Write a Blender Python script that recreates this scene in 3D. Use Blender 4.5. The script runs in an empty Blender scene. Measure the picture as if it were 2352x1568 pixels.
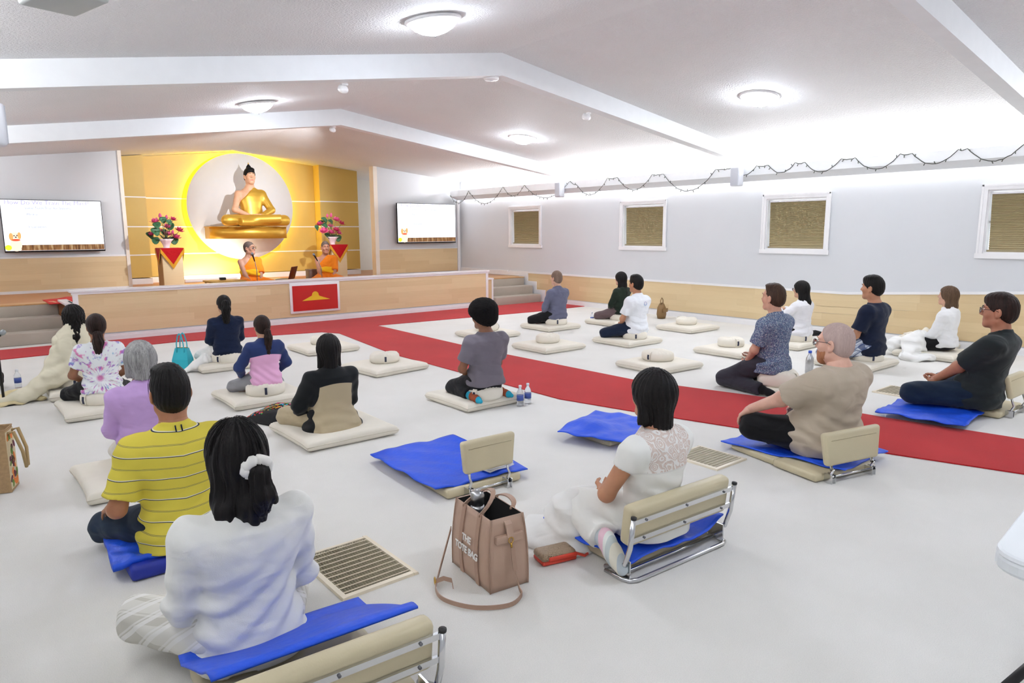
import bpy, bmesh, math, random
import numpy as np
from mathutils import Vector, Matrix
random.seed(7); np.random.seed(7)
sc = bpy.context.scene
COL = sc.collection
PI = math.pi

# ------------------------------------------------------------------ camera, world, light, exposure
FPX, YAW, PITCH, ROLL, CAMH = 1595.37, 0.685379, 0.158000, -0.0048564, 1.6
def cam_axes():
    cy, sy, cp, sp = math.cos(YAW), math.sin(YAW), math.cos(PITCH), math.sin(PITCH)
    f = Vector((sy*cp, cy*cp, -sp)); r = Vector((cy, -sy, 0)); u = r.cross(f)
    cr, sr = math.cos(ROLL), math.sin(ROLL)
    return r*cr+u*sr, u*cr-r*sr, f
CR, CU, CF = cam_axes()
CAM = Vector((0, 0, CAMH))
cd = bpy.data.cameras.new('camera'); cam = bpy.data.objects.new('camera', cd); COL.objects.link(cam)
cd.sensor_width = 36; cd.lens = FPX/2352*36; cd.clip_start = 0.05; cd.clip_end = 100
cam.matrix_world = Matrix(((CR.x, CU.x, -CF.x, 0), (CR.y, CU.y, -CF.y, 0), (CR.z, CU.z, -CF.z, CAMH), (0, 0, 0, 1)))
sc.camera = cam
w = bpy.data.worlds.new('world'); sc.world = w; w.use_nodes = True
w.node_tree.nodes['Background'].inputs[0].default_value = (0.9, 0.95, 1, 1)
w.node_tree.nodes['Background'].inputs[1].default_value = 1.0
vs = sc.view_settings
vs.view_transform = 'Standard'; vs.look = 'None'; vs.gamma = 1; vs.use_curve_mapping = False; EXPO = 1.12
vs.exposure = EXPO
sc.cycles.diffuse_bounces = 4; sc.cycles.glossy_bounces = 3; sc.cycles.transmission_bounces = 4; sc.cycles.max_bounces = 6
DOME_E, COVE_W, LEAK_W, SPOT_W = 39.0, 150.0, 4.0, 280.0

def light(name, typ, loc, energy, color=(1, 1, 1), rot=None, target=None, **kw):
    d = bpy.data.lights.new(name, typ); d.energy = energy; d.color = color
    for k, v in kw.items(): setattr(d, k, v)
    o = bpy.data.objects.new(name, d); COL.objects.link(o); o.location = loc
    if target is not None:
        o.rotation_euler = (Vector(target)-Vector(loc)).to_track_quat('-Z', 'Y').to_euler()
    elif rot is not None: o.rotation_euler = rot
    return o
WHITE_L = (1.0, 0.985, 0.96)
# LED strips lying in the coves that run along both side walls: one throws up to the ceiling, one leaks down the wall
for nm, x, sgn in (('right', 10.40, -1), ('left', -0.52, 1)):
    light('cove_led_up_'+nm, 'AREA', (x, 6.0, 2.64), COVE_W, (0.95, 0.97, 1.0), target=(x+sgn*0.55, 6.0, 3.3), shape='RECTANGLE', size=17.6, size_y=0.05)
    o = bpy.data.objects['cove_led_up_'+nm]
    o.rotation_euler = Matrix(((0, sgn*0.77*-1, sgn*0.64*-1), (1, 0, 0), (0, 0.64, -0.77))).to_euler()
    # local x along the wall, local -z towards the ceiling
    z = Vector((-sgn*0.75, 0, -0.66)); xx = Vector((0, 1, 0)); yy = z.cross(xx)
    o.rotation_euler = Matrix((xx, yy, z)).transposed().to_euler()
    o2 = light('cove_led_down_'+nm, 'AREA', (x+0.095*(-sgn), 6.0, 2.37), LEAK_W, (0.95, 0.97, 1.0), shape='RECTANGLE', size=17.6, size_y=0.03)
    o2.rotation_euler = (0, 0, PI/2)

# ------------------------------------------------------------------ helpers
def ray(px, py): return CR*((px-1176)/FPX) + CU*(-(py-784)/FPX) + CF
def fl(px, py, z=0.0):                      # the point of the horizontal plane z seen there
    d = ray(px, py); t = (z-CAMH)/d.z; return CAM + d*t
def pl(px, py, ax, val):                    # the point of the plane x or y = val seen there
    d = ray(px, py); t = (val-CAM[ax])/d[ax]; return CAM + d*t
def srgb(h):
    if isinstance(h, str):
        h = h.lstrip('#'); c = [int(h[i:i+2], 16)/255 for i in (0, 2, 4)]
    else: c = [v/255 for v in h]
    return tuple((v/12.92 if v <= .04045 else ((v+.055)/1.055)**2.4) for v in c) + (1,)
class NT:
    def __init__(s, name):
        s.m = bpy.data.materials.new(name); s.m.use_nodes = True; s.t = s.m.node_tree
        s.b = s.t.nodes['Principled BSDF']
    def n(s, typ, **kw):
        nd = s.t.nodes.new(typ)
        for k, v in kw.items():
            if k.startswith('i_'):
                key = k[2:]; key = int(key) if key.isdigit() else key.replace('_', ' ')
                nd.inputs[key].default_value = v
            else: setattr(nd, k, v)
        return nd
    def l(s, a, b): s.t.links.new(a, b)
    def coord(s, kind='Object', scale=(1, 1, 1)):
        tc = s.n('ShaderNodeTexCoord'); mp = s.n('ShaderNodeMapping'); mp.inputs['Scale'].default_value = scale
        s.l(tc.outputs[kind], mp.inputs['Vector']); return mp.outputs[0]
    def noise(s, vec, scale, detail=3, rough=.5):
        nd = s.n('ShaderNodeTexNoise'); nd.inputs['Scale'].default_value = scale; nd.inputs['Detail'].default_value = detail
        nd.inputs['Roughness'].default_value = rough; s.l(vec, nd.inputs['Vector']); return nd.outputs['Fac']
    def ramp(s, fac, stops, interp='LINEAR'):
        r = s.n('ShaderNodeValToRGB'); cr = r.color_ramp; cr.interpolation = interp
        while len(cr.elements) < len(stops): cr.elements.new(.5)
        for e, (p, c) in zip(cr.elements, stops): e.position = p; e.color = c
        s.l(fac, r.inputs[0]); return r.outputs[0]
    def mix(s, fac, a, b, mode='MIX'):
        nd = s.n('ShaderNodeMix', data_type='RGBA', blend_type=mode)
        for sock, v in ((nd.inputs[0], fac), (nd.inputs[6], a), (nd.inputs[7], b)):
            if hasattr(v, 'is_linked'): s.l(v, sock)
            else: sock.default_value = v
        return nd.outputs[2]
    def math(s, op, a, b=None, c=None):
        nd = s.n('ShaderNodeMath', operation=op)
        for i, v in enumerate((a, b, c)):
            if v is None: continue
            if hasattr(v, 'is_linked'): s.l(v, nd.inputs[i])
            else: nd.inputs[i].default_value = v
        return nd.outputs[0]
    def bump(s, h, strength=.3, dist=.01):
        nd = s.n('ShaderNodeBump'); nd.inputs['Strength'].default_value = strength; nd.inputs['Distance'].default_value = dist
        s.l(h, nd.inputs['Height']); s.l(nd.outputs[0], s.b.inputs['Normal'])
    def color(s, c):
        if hasattr(c, 'is_linked'): s.l(c, s.b.inputs['Base Color'])
        else: s.b.inputs['Base Color'].default_value = c
    def set(s, **kw):
        for k, v in kw.items(): s.b.inputs[k.replace('_', ' ')].default_value = v
_cache = {}
def dark(c, k): return tuple(v*k for v in c[:3]) + (1,)
def M(name, col, rough=.6, metal=0, var=.06, vscale=8, bump=0, bscale=60, bdist=.004, stretch=(1, 1, 1), sheen=0, spec=.5):
    if name in _cache: return _cache[name]
    t = NT(name); c = srgb(col); v = t.coord('Object', stretch)
    if var: t.color(t.ramp(t.noise(v, vscale), [(.3, dark(c, 1-var)), (.7, tuple(min(1, k*(1+var*.6)) for k in c[:3])+(1,))]))
    else: t.color(c)
    t.set(Roughness=rough, Metallic=metal, Specular_IOR_Level=spec)
    if sheen: t.set(Sheen_Weight=sheen)
    if bump: t.bump(t.noise(v, bscale, 4), bump, bdist)
    _cache[name] = t.m; return t.m
def emis(name, col, strength):
    t = NT(name); t.set(Emission_Strength=strength); t.b.inputs['Emission Color'].default_value = srgb(col); t.color(srgb(col)); return t.m

class MB:
    """collects shapes and links them as ONE mesh object"""
    def __init__(s): s.v = []; s.f = []; s.sm = []; s.mi = []
    def add(s, verts, faces, smooth=False, mi=0):
        o = len(s.v); s.v += [tuple(p) for p in verts]
        s.f += [tuple(i+o for i in f) for f in faces]; s.sm += [smooth]*len(faces); s.mi += [mi]*len(faces); return s
    def box(s, x0, x1, y0, y1, z0, z1, mi=0, T=None):
        v = [(x0, y0, z0), (x1, y0, z0), (x1, y1, z0), (x0, y1, z0), (x0, y0, z1), (x1, y0, z1), (x1, y1, z1), (x0, y1, z1)]
        if T is not None: v = [T @ Vector(p) for p in v]
        return s.add(v, [(0, 3, 2, 1), (4, 5, 6, 7), (0, 1, 5, 4), (1, 2, 6, 5), (2, 3, 7, 6), (3, 0, 4, 7)], mi=mi)
    def rbox(s, x0, x1, y0, y1, z0, z1, r=.01, seg=2, mi=0, T=None):
        bm = bmesh.new(); bmesh.ops.create_cube(bm, size=1)
        for v in bm.verts: v.co = Vector(((x0+x1)/2+v.co.x*(x1-x0), (y0+y1)/2+v.co.y*(y1-y0), (z0+z1)/2+v.co.z*(z1-z0)))
        bmesh.ops.bevel(bm, geom=list(bm.edges), offset=r, segments=seg, profile=.5, affect='EDGES')
        bm.verts.index_update(); vv = [v.co.copy() for v in bm.verts]
        if T is not None: vv = [T @ p for p in vv]
        s.add(vv, [tuple(v.index for v in f.verts) for f in bm.faces], True, mi); bm.free(); return s
    def prism(s, poly, z0, z1, mi=0, axis='z', T=None):
        n = len(poly)
        mk = {'z': lambda a, b, c: (a, b, c), 'x': lambda a, b, c: (c, a, b), 'y': lambda a, b, c: (a, c, b)}[axis]
        v = [mk(a, b, z0) for a, b in poly] + [mk(a, b, z1) for a, b in poly]
        if T is not None: v = [T @ Vector(p) for p in v]
        return s.add(v, [tuple(range(n-1, -1, -1)), tuple(range(n, 2*n))] + [(i, (i+1) % n, n+(i+1) % n, n+i) for i in range(n)], mi=mi)
    def tube(s, path, r, seg=8, mi=0, closed=False, flat=1.0, T=None):
        P = [Vector(p) for p in path]; n = len(P); R = r if isinstance(r, (list, tuple)) else [r]*n
        if T is not None: P = [T @ p for p in P]
        vs_, up = [], None
        for i, p in enumerate(P):
            a = P[i-1] if (i or closed) else P[i]; b = P[(i+1) % n] if (i < n-1 or closed) else P[i]
            d = (b-a).normalized()
            if up is None: up = d.orthogonal().normalized()
            up = (up - d*up.dot(d)); up = up.normalized() if up.length > 1e-6 else d.orthogonal().normalized()
            sd = d.cross(up)
            for k in range(seg):
                an = 2*PI*k/seg; vs_.append(p + up*math.cos(an)*R[i] + sd*math.sin(an)*R[i]*flat)
        fs = []
        for i in range(n if closed else n-1):
            j = (i+1) % n
            for k in range(seg): fs.append((i*seg+k, i*seg+(k+1) % seg, j*seg+(k+1) % seg, j*seg+k))
        if not closed: fs += [tuple(range(seg-1, -1, -1)), tuple((n-1)*seg+k for k in range(seg))]
        return s.add(vs_, fs, True, mi)
    def strap(s, path, width, thick, side, mi=0):
        """flat band along a path; side = per-point or constant width direction"""
        P = [Vector(p) for p in path]; n = len(P); vs_ = []
        for i, p in enumerate(P):
            sd = Vector(side[i] if isinstance(side, list) else side).normalized()
            d = (P[min(i+1, n-1)]-P[max(i-1, 0)]).normalized(); nn = d.cross(sd).normalized()
            for a, b in ((-.5, -.5), (.5, -.5), (.5, .5), (-.5, .5)): vs_.append(p+sd*width*a+nn*thick*b)
        fs = [(0, 1, 2, 3), tuple((n-1)*4+k for k in (3, 2, 1, 0))]
        for i in range(n-1):
            for k in range(4): fs.append((i*4+k, i*4+(k+1) % 4, (i+1)*4+(k+1) % 4, (i+1)*4+k))
        return s.add(vs_, fs, False, mi)
    def lathe(s, prof, seg=24, c=(0, 0, 0), mi=0, T=None, fn=None):
        n = len(prof); v = []
        for r, z in prof:
            for k in range(seg):
                a = 2*PI*k/seg; p = Vector((c[0]+r*math.cos(a), c[1]+r*math.sin(a), c[2]+z))
                if fn: p = fn(p, a, r)
                v.append(T @ p if T is not None else p)
        f = [(i*seg+k, i*seg+(k+1) % seg, (i+1)*seg+(k+1) % seg, (i+1)*seg+k) for i in range(n-1) for k in range(seg)]
        f += [tuple(range(seg-1, -1, -1)), tuple((n-1)*seg+k for k in range(seg))]
        return s.add(v, f, True, mi)
    def grid(s, fn, nu, nv, smooth=True, mi=0):
        v = [fn(i/nu, j/nv) for j in range(nv+1) for i in range(nu+1)]
        return s.add(v, [(j*(nu+1)+i, j*(nu+1)+i+1, (j+1)*(nu+1)+i+1, (j+1)*(nu+1)+i) for j in range(nv) for i in range(nu)], smooth, mi)
    def slab(s, fn, nu, nv, th, mi=0):
        """closed sheet: top follows fn, bottom the same th lower"""
        top = [Vector(fn(i/nu, j/nv)) for j in range(nv+1) for i in range(nu+1)]; n = len(top); W = nu+1
        T_ = th if callable(th) else (lambda p: p-Vector((0, 0, th)))
        bot = [T_(p) for p in top]
        f = [(j*W+i, j*W+i+1, (j+1)*W+i+1, (j+1)*W+i) for j in range(nv) for i in range(nu)]
        f += [tuple(n+k for k in reversed(q)) for q in f[:]]
        rim = [i for i in range(nu)] + [j*W+nu for j in range(nv)] + [nv*W+nu-i for i in range(nu)] + [(nv-j)*W for j in range(nv)]
        f += [(rim[(k+1) % len(rim)], rim[k], n+rim[k], n+rim[(k+1) % len(rim)]) for k in range(len(rim))]
        return s.add(top+bot, f, True, mi)
    def build(s, name, mat, parent=None, loc=None, rot=None):
        me = bpy.data.meshes.new(name); me.from_pydata([tuple(p) for p in s.v], [], s.f); 
        for m in (mat if isinstance(mat, (list, tuple)) else [mat]): me.materials.append(m)
        me.polygons.foreach_set('use_smooth', s.sm); me.polygons.foreach_set('material_index', s.mi); me.update()
        o = bpy.data.objects.new(name, me); COL.objects.link(o)
        if parent: o.parent = parent
        if loc is not None: o.location = loc
        if rot is not None: o.rotation_euler = rot
        return o
def tag(o, label, cat, group=None):
    o['label'] = label; o['category'] = cat
    if group: o['group'] = group
    return o
def thing(name, label, cat, loc=(0, 0, 0), rz=0, group=None):
    o = bpy.data.objects.new(name, None); COL.objects.link(o); o.location = loc; o.rotation_euler = (0, 0, rz); o.empty_display_size = .05
    return tag(o, label, cat, group)
def struct(o): o['kind'] = 'structure'; return o
def share(src, name, parent, loc, rot=None, scale=None):
    o = src.copy(); COL.objects.link(o); o.parent = parent; o.location = loc
    if rot is not None: o.rotation_euler = rot
    if scale is not None: o.scale = scale
    return o
def dup(root, loc, rz, label, group=None):
    r = root.copy(); COL.objects.link(r); r.location = loc; r.rotation_euler = (0, 0, rz); r['label'] = label
    if group: r['group'] = group
    for ch in list(root.children):
        c = ch.copy(); COL.objects.link(c); c.parent = r
        for g in ch.children:
            d = g.copy(); COL.objects.link(d); d.parent = c
    return r
def text(name, s, size, mat, parent, M4, extrude=.001, align='LEFT', bold=0):
    cu = bpy.data.curves.new(name, 'FONT'); cu.body = s; cu.size = size; cu.extrude = extrude; cu.align_x = align; cu.offset = bold
    tmp = bpy.data.objects.new(name, cu); COL.objects.link(tmp)
    dg = bpy.context.evaluated_depsgraph_get(); me = bpy.data.meshes.new_from_object(tmp.evaluated_get(dg))
    bpy.data.objects.remove(tmp); me.materials.clear(); me.materials.append(mat)
    o = bpy.data.objects.new(name, me); COL.objects.link(o); o.parent = parent; o.matrix_basis = M4; return o
def frame(right, up, loc):
    r, u = Vector(right).normalized(), Vector(up).normalized(); n = r.cross(u)
    return Matrix(((r.x, u.x, n.x, loc[0]), (r.y, u.y, n.y, loc[1]), (r.z, u.z, n.z, loc[2]), (0, 0, 0, 1)))

# ------------------------------------------------------------------ materials of the setting
def wood_mat(name, c0, c1, grain=(1, 1, 1)):
    t = NT(name); v = t.coord('Object', grain)
    oi = t.n('ShaderNodeObjectInfo')
    add = t.n('ShaderNodeVectorMath', operation='ADD'); t.l(v, add.inputs[0])
    cmb = t.n('ShaderNodeCombineXYZ'); k = t.math('MULTIPLY', oi.outputs['Random'], 37.0); t.l(k, cmb.inputs[0]); t.l(k, cmb.inputs[1])
    t.l(cmb.outputs[0], add.inputs[1])
    g = t.noise(add.outputs[0], 5, 6, .6)
    f = t.math('ADD', t.math('MULTIPLY', oi.outputs['Random'], .55), t.math('MULTIPLY', g, .45))
    t.color(t.ramp(f, [(.1, srgb(c0)), (.9, srgb(c1))])); t.set(Roughness=.42)
    t.bump(g, .04, .002); return t.m
WOOD = wood_mat('pale_maple_laminate', '#d3b98d', '#e3cda3', (.6, 8, 14))
WOODY = wood_mat('pale_maple_laminate_side', '#d3b98d', '#e3cda3', (8, .6, 14))
WHITE_TRIM = M('white_gloss_paint', '#ecebec', .35, var=.02)
WALL = M('white_wall_paint', '#d4d6d9', .7, var=.015, vscale=1.5, bump=.05, bscale=120)
BEAM = M('white_beam_paint', '#e6e8ea', .55, var=.02)
def ceil_mat():
    t = NT('stippled_ceiling'); v = t.coord('Object'); n = t.noise(v, 55, 4, .6)
    t.color(t.ramp(t.noise(v, .6), [(.3, srgb('#e9e8e8')), (.7, srgb('#efeeee'))])); t.set(Roughness=.75); t.bump(n, .9, .03); return t.m
def carpet_mat(name, c, c2, spots=None):
    t = NT(name); v = t.coord('Object'); n = t.noise(v, 260, 3, .7); big = t.noise(v, 1.3, 4, .6)
    col = t.ramp(big, [(.3, srgb(c)), (.7, srgb(c2))])
    fine = t.ramp(n, [(.25, (.72, .72, .72, 1)), (.6, (1, 1, 1, 1))]); col = t.mix(.5, col, fine, 'MULTIPLY')
    if spots:
        s_ = t.ramp(t.noise(v, 24, 5, .75), [(.70, (0, 0, 0, 1)), (.78, (.6, .6, .6, 1))]); col = t.mix(s_, col, srgb(spots))
    t.color(col); t.set(Roughness=.95, Specular_IOR_Level=.1, Sheen_Weight=.15); t.bump(n, .5, .006); return t.m
CARPET = carpet_mat('cream_carpet_pile', '#e6e3dc', '#eeebe5', '#d2ccbf')
REDC = carpet_mat('red_carpet_pile', '#b81c22', '#c8282c')
STEPC = carpet_mat('greige_stair_carpet', '#b5ab9d', '#c2b8aa')
CEIL = ceil_mat()
STAGEW = wood_mat('stage_floor_boards', '#b97f50', '#c98f60', (.6, 8, 14))
CHROME = M('chrome', '#d6d7d9', .16, 1, var=.02)
BLACKP = M('black_plastic', '#141416', .45, var=.1)
GREYP = M('light_grey_plastic', '#d9dbe2', .5, var=.02)
DOMEM = emis('lit_glass_dome', '#e9f2ff', DOME_E)

# ------------------------------------------------------------------ the room shell
XR, XL, YB, YT, RX = 10.55, -0.75, -3.0, 15.0, 5.27
RID = [(-3, 3.66), (2.4, 3.66), (6.6, 3.63), (10.8, 3.56), (15, 3.42), (16.9, 3.37), (17.8, 3.36)]
def ridge(y):
    for (a, za), (b, zb) in zip(RID, RID[1:]):
        if y <= b: return za+(zb-za)*(y-a)/(b-a)
    return RID[-1][1]
def ceil_z(x, y):
    r = ridge(y)
    return r-(r-2.84)*(x-RX)/(XR-RX) if x > RX else r-(r-2.68)*(RX-x)/(RX-XL)
struct(MB().box(XL-.2, XR+.2, YB-.2, 18, -.12, 0).build('floor', CARPET))
mb = MB()
for (a, za), (b, zb) in zip(RID, RID[1:]):
    for xs in ((XL-.2, RX), (RX, XR+.2)):
        q = [(xs[0], a, ceil_z(xs[0], a)), (xs[1], a, ceil_z(xs[1], a)), (xs[1], b, ceil_z(xs[1], b)), (xs[0], b, ceil_z(xs[0], b))]
        v = q+[(x, y, z+.12) for x, y, z in q]
        mb.add(v, [(0, 1, 2, 3)[::-1], (4, 5, 6, 7), (0, 1, 5, 4), (2, 3, 7, 6), (1, 2, 6, 5), (3, 0, 4, 7)])
ceiling = struct(mb.build('ceiling', CEIL))
for y0 in (2.4, 6.6, 10.8, -1.8):           # sloping beams, one child each of the ceiling
    mb = MB(); th = .16
    pts = [(XL, 0), (RX, 0), (XR, 0)]
    v = []
    for yy in (y0, y0+th):
        v += [(XL+.3, yy, ceil_z(XL+.3, y0)+.02), (RX, yy, ceil_z(RX, y0)+.02), (XR-.38, yy, ceil_z(XR-.38, y0)+.02),
              (XR-.38, yy, ceil_z(XR-.38, y0)-.20), (RX, yy, ceil_z(RX, y0)-.25), (XL+.3, yy, ceil_z(XL+.3, y0)-.20)]
    mb.add(v, [(0, 5, 4, 1), (1, 4, 3, 2), (6, 7, 10, 11), (7, 8, 9, 10), (5, 11, 10, 4), (4, 10, 9, 3), (0, 1, 7, 6), (1, 2, 8, 7), (2, 3, 9, 8), (0, 6, 11, 5)])
    mb.build('beam', BEAM, ceiling)
# right wall with four window openings
WIN = [(11.90, 12.90), (8.40, 9.40), (5.30, 6.30), (2.18, 3.18)]
WZ0, WZ1 = 1.28, 2.09
mb = MB(); ys = [YB]+[v for a, b in sorted(WIN) for v in (a, b)]+[YT+.0]
for i in range(0, len(ys), 2): mb.box(XR, XR+.14, ys[i], ys[i+1], 0, 3.05)
for a, b in WIN: mb.box(XR, XR+.14, a, b, 0, WZ0).box(XR, XR+.14, a, b, WZ1, 3.05)
wall_right = struct(mb.build('wall_right', WALL))
struct(MB().box(XL-.14, XL, YB, 18, 0, 3.2).build('wall_left', WALL))
struct(MB().box(XL-.14, XR+.14, YB-.14, YB, 0, 4).build('wall_rear', WALL))
SHADE = M('taupe_pleated_shade', '#b8aa86', .8, var=.05, vscale=3, bump=.1, bscale=200)
GLASS = NT('window_glass'); GLASS.set(Roughness=.02, Transmission_Weight=1.0, IOR=1.45); GLASS.color((.95, .98, 1, 1)); GLASS = GLASS.m
for i, (a, b) in enumerate(WIN):
    t = .065
    fr = MB()
    fr.box(XR-.028, XR+.0, a-t, b+t, WZ1, WZ1+t).box(XR-.034, XR, a-t-.02, b+t+.02, WZ0-t, WZ0)
    fr.box(XR-.028, XR, a-t, a, WZ0, WZ1).box(XR-.028, XR, b, b+t, WZ0, WZ1)
    fr.box(XR-.036, XR-.02, a-t, b+t, WZ1+t-.02, WZ1+t+.006).box(XR-.036, XR-.02, a-t-.006, a-t+.02, WZ0, WZ1+t).box(XR-.036, XR-.02, b+t-.02, b+t+.006, WZ0, WZ1+t)
    win = struct(fr.build('window_%d' % (i+1), WHITE_TRIM))
    MB().box(XR+.0, XR+.13, a, a+.02, WZ0, WZ1).box(XR, XR+.13, b-.02, b, WZ0, WZ1).box(XR, XR+.13, a+.02, b-.02, WZ0, WZ0+.02).box(XR, XR+.13, a+.02, b-.02, WZ1-.02, WZ1).box(XR+.085, XR+.12, a+.02, b-.02, (WZ0+WZ1)/2-.015, (WZ0+WZ1)/2+.015).build('sash', WHITE_TRIM, win)
    MB().box(XR+.10, XR+.106, a+.02, b-.02, WZ0+.02, WZ1-.02).build('pane', GLASS, win)
    # pleated shade: real zigzag folds, hanging a little crooked
    sh = thing('pleated_shade', ['taupe pleated shade in the small window nearest the stage', 'taupe pleated shade in the second window from the stage',
        'taupe pleated shade in the window above the man in navy tee', 'taupe pleated shade in the last window at the edge of the frame'][i], 'blind', (XR+.045, (a+b)/2, WZ0), 0, 'pleated window shades')
    hw = (b-a)/2-.03; zz0, zz1 = .045, WZ1-WZ0-.05; N = 34; v = []
    for k in range(N*2+1):
        f = k/(N*2); z = zz0+(zz1-zz0)*(f**.85); off = .010 if k % 2 else -.010
        v += [(off, -hw+.0, z-.004), (off, hw-.02*(1-f), z-.008+.012*f)]
    f_ = [(2*k, 2*k+1, 2*k+3, 2*k+2) for k in range(N*2)]
    MB().add(v, f_).build('pleats', SHADE, sh)
    MB().box(-.014, .014, -hw, hw, zz0-.025, zz0).build('bottom_rail', M('shade_rail', '#9c8f70', .5), sh)
    MB().box(-.014, .014, -hw, hw, zz1-.004, zz1+.022).build('head_rail', WHITE_TRIM, sh)
# wainscot boards and their white cap along the right wall
def wz(y): return 0.625 if y > 4.9 else 0.625+(4.9-y)*0.068
def plank_wall(parent, u0, u1, z0, ztop, rows, L, mk, seed):
    rnd = random.Random(seed)
    for r in range(rows):
        u = u0-rnd.random()*L
        while u < u1:
            a, b = max(u, u0), min(u+L, u1); u += L
            if b-a > .02: mk(a+.0003, b-.0003, r, rows, parent)
def mk_right(a, b, r, rows, parent):
    c = (a+b)/2; mb = MB(); v = []
    for x in (XR-.012, XR):
        for y in (a, b):
            h = (wz(y)-.11)/rows
            v += [(x, y-c, .11+h*r+.0002), (x, y-c, .11+h*(r+1)-.0002)]
    mb.add(v, [(0, 1, 3, 2), (4, 6, 7, 5), (0, 2, 6, 4), (1, 5, 7, 3), (0, 4, 5, 1), (2, 3, 7, 6)])
    mb.build('plank', WOODY, parent, (0, c, 0))
plank_wall(wall_right, YB, 12.93, 0, 0, 5, 1.28, mk_right, 3)
v = []
ysl = [12.98, 4.9, YB]
mb = MB()
for ya, yb in ((12.98, 4.9), (4.9, YB)):
    v = [(x, y, wz(y)+dz) for x in (XR-.024, XR) for y in (ya, yb) for dz in (0, .035)]
    mb.add(v, [(0, 1, 3, 2), (4, 6, 7, 5), (1, 5, 7, 3), (0, 2, 6, 4), (0, 4, 5, 1), (2, 3, 7, 6)])
struct(mb.build('trim_1', WHITE_TRIM))
struct(MB().box(XR-.022, XR, YB, 11.70, 0, .095).box(XR-.030, XR, YB, 11.70, .0, .07).build('baseboard_right', WHITE_TRIM))

# cove along the right wall (and the one behind the camera's left)
for nm, x, s in (('trim_2', XR, -1), ('trim_3', XL, 1)):
    prof = [(x+s*.35, 2.46), (x+s*.35, 2.60), (x+s*.33, 2.60), (x+s*.33, 2.475), (x+s*.12, 2.40), (x+s*.12, 2.38)]
    struct(MB().prism([(a, b) for a, b in (prof if s < 0 else prof)], YB, 14.93, axis='y').build(nm, BEAM))

# red carpet: strip along the stage, and the aisle with its bend
mb = MB()
def carpet_strip(A, B):
    for (p, q), (p2, q2) in zip(zip(A, B), zip(A[1:], B[1:])):
        v = [(*p, .009), (*q, .009), (*q2, .009), (*p2, .009)]; mb.add(v+[(x, y, .001) for x, y, z in v], [(0, 1, 2, 3), (7, 6, 5, 4), (0, 4, 5, 1), (1, 5, 6, 2), (2, 6, 7, 3), (3, 7, 4, 0)])
carpet_strip([(-.70, 10.86), (2.57, 10.98), (4.64, 10.51), (5.69, 10.63), (9.06, 10.38), (XR-.03, 10.42)], [(-.70, 11.80), (2.57, 11.80), (4.64, 11.80), (5.69, 11.80), (9.06, 11.80), (XR-.03, 11.74)])
carpet_strip([(4.64, 10.51), (4.79, 10.19), (4.49, 8.0), (4.47, 6.41), (4.46, 4.74), (4.64, 3.99), (4.89, 3.09), (5.14, 1.99), (5.37, 1.25), (5.8, -.2), (6.4, -2.9)],
             [(5.69, 10.63), (5.68, 10.19), (5.6, 8.0), (5.6, 6.95), (5.66, 4.88), (5.79, 4.32), (6.04, 3.38), (6.12, 2.45), (6.28, 1.5), (6.55, -.2), (7.0, -2.9)])
o = mb.build('red_carpet', REDC); tag(o, 'red carpet strip along the stage with an aisle running back from it', 'carpet')

# ------------------------------------------------------------------ stage
SX0, SX1, SY, SZ, FZ = 1.43, 9.0, 11.82, .745, .54
stage = struct(MB().box(XL, XR, 12.7, 17.8, .0, FZ).box(SX0, SX1, SY+.10, 12.72, 0, FZ).build('floor_stage', STAGEW))
par = struct(MB().box(SX0+.02, SX1-.02, SY+.012, SY+.10, 0, SZ).build('wall_stage', WALL))
def mk_front(a, b, r, rows, parent):
    h = (SZ-.12)/rows; MB().box(-(b-a)/2, (b-a)/2, 0, .012, -h/2+.0002, h/2-.0002).build('plank', WOOD, parent, ((a+b)/2, SY, .12+h*(r+.5)))
plank_wall(par, SX0+.07, SX1-.05, 0, 0, 6, 1.25, mk_front, 5)
struct(MB().box(SX0-.03, SX1+.03, SY-.03, SY+.16, SZ, SZ+.03).box(SX0-.015, SX1+.015, SY-.012, SY+.0, SZ-.035, SZ).build('trim_4', WHITE_TRIM))
struct(MB().box(SX0, SX1, SY-.02, SY, 0, .10).box(SX0, SX1, SY-.028, SY-.0, 0, .07).build('baseboard_stage', WHITE_TRIM))
struct(MB().box(SX0, SX0+.07, SY-.01, SY+.012, .1, SZ).box(SX1-.05, SX1+.01, SY-.01, SY+.11, 0, SZ).box(SX0-.01, SX0+.02, SY, SY+.5, 0, SZ-.16)
       .box(SX0-.09, SX0+.03, SY+.1, SY+.9, SZ-.19, SZ-.16).box(SX0-.08, SX0-.02, SY+.12, SY+.18, 0, SZ-.19).build('trim_5', WHITE_TRIM))
struct(MB().box(SX1, SX1+.12, SY+.03, SY+.09, .0, .57).box(SX1, SX1+.17, SY+.0, SY+.8, .57, .60).box(SX1+.12, SX1+.16, SY+.01, SY+.08, 0, .57).build('trim_6', WHITE_TRIM))
MB().box(SX1+.01, SX1+.12, SY+.02, SY+.03, .02, .57).build('plank', WOOD, bpy.data.objects['trim_6'])
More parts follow.
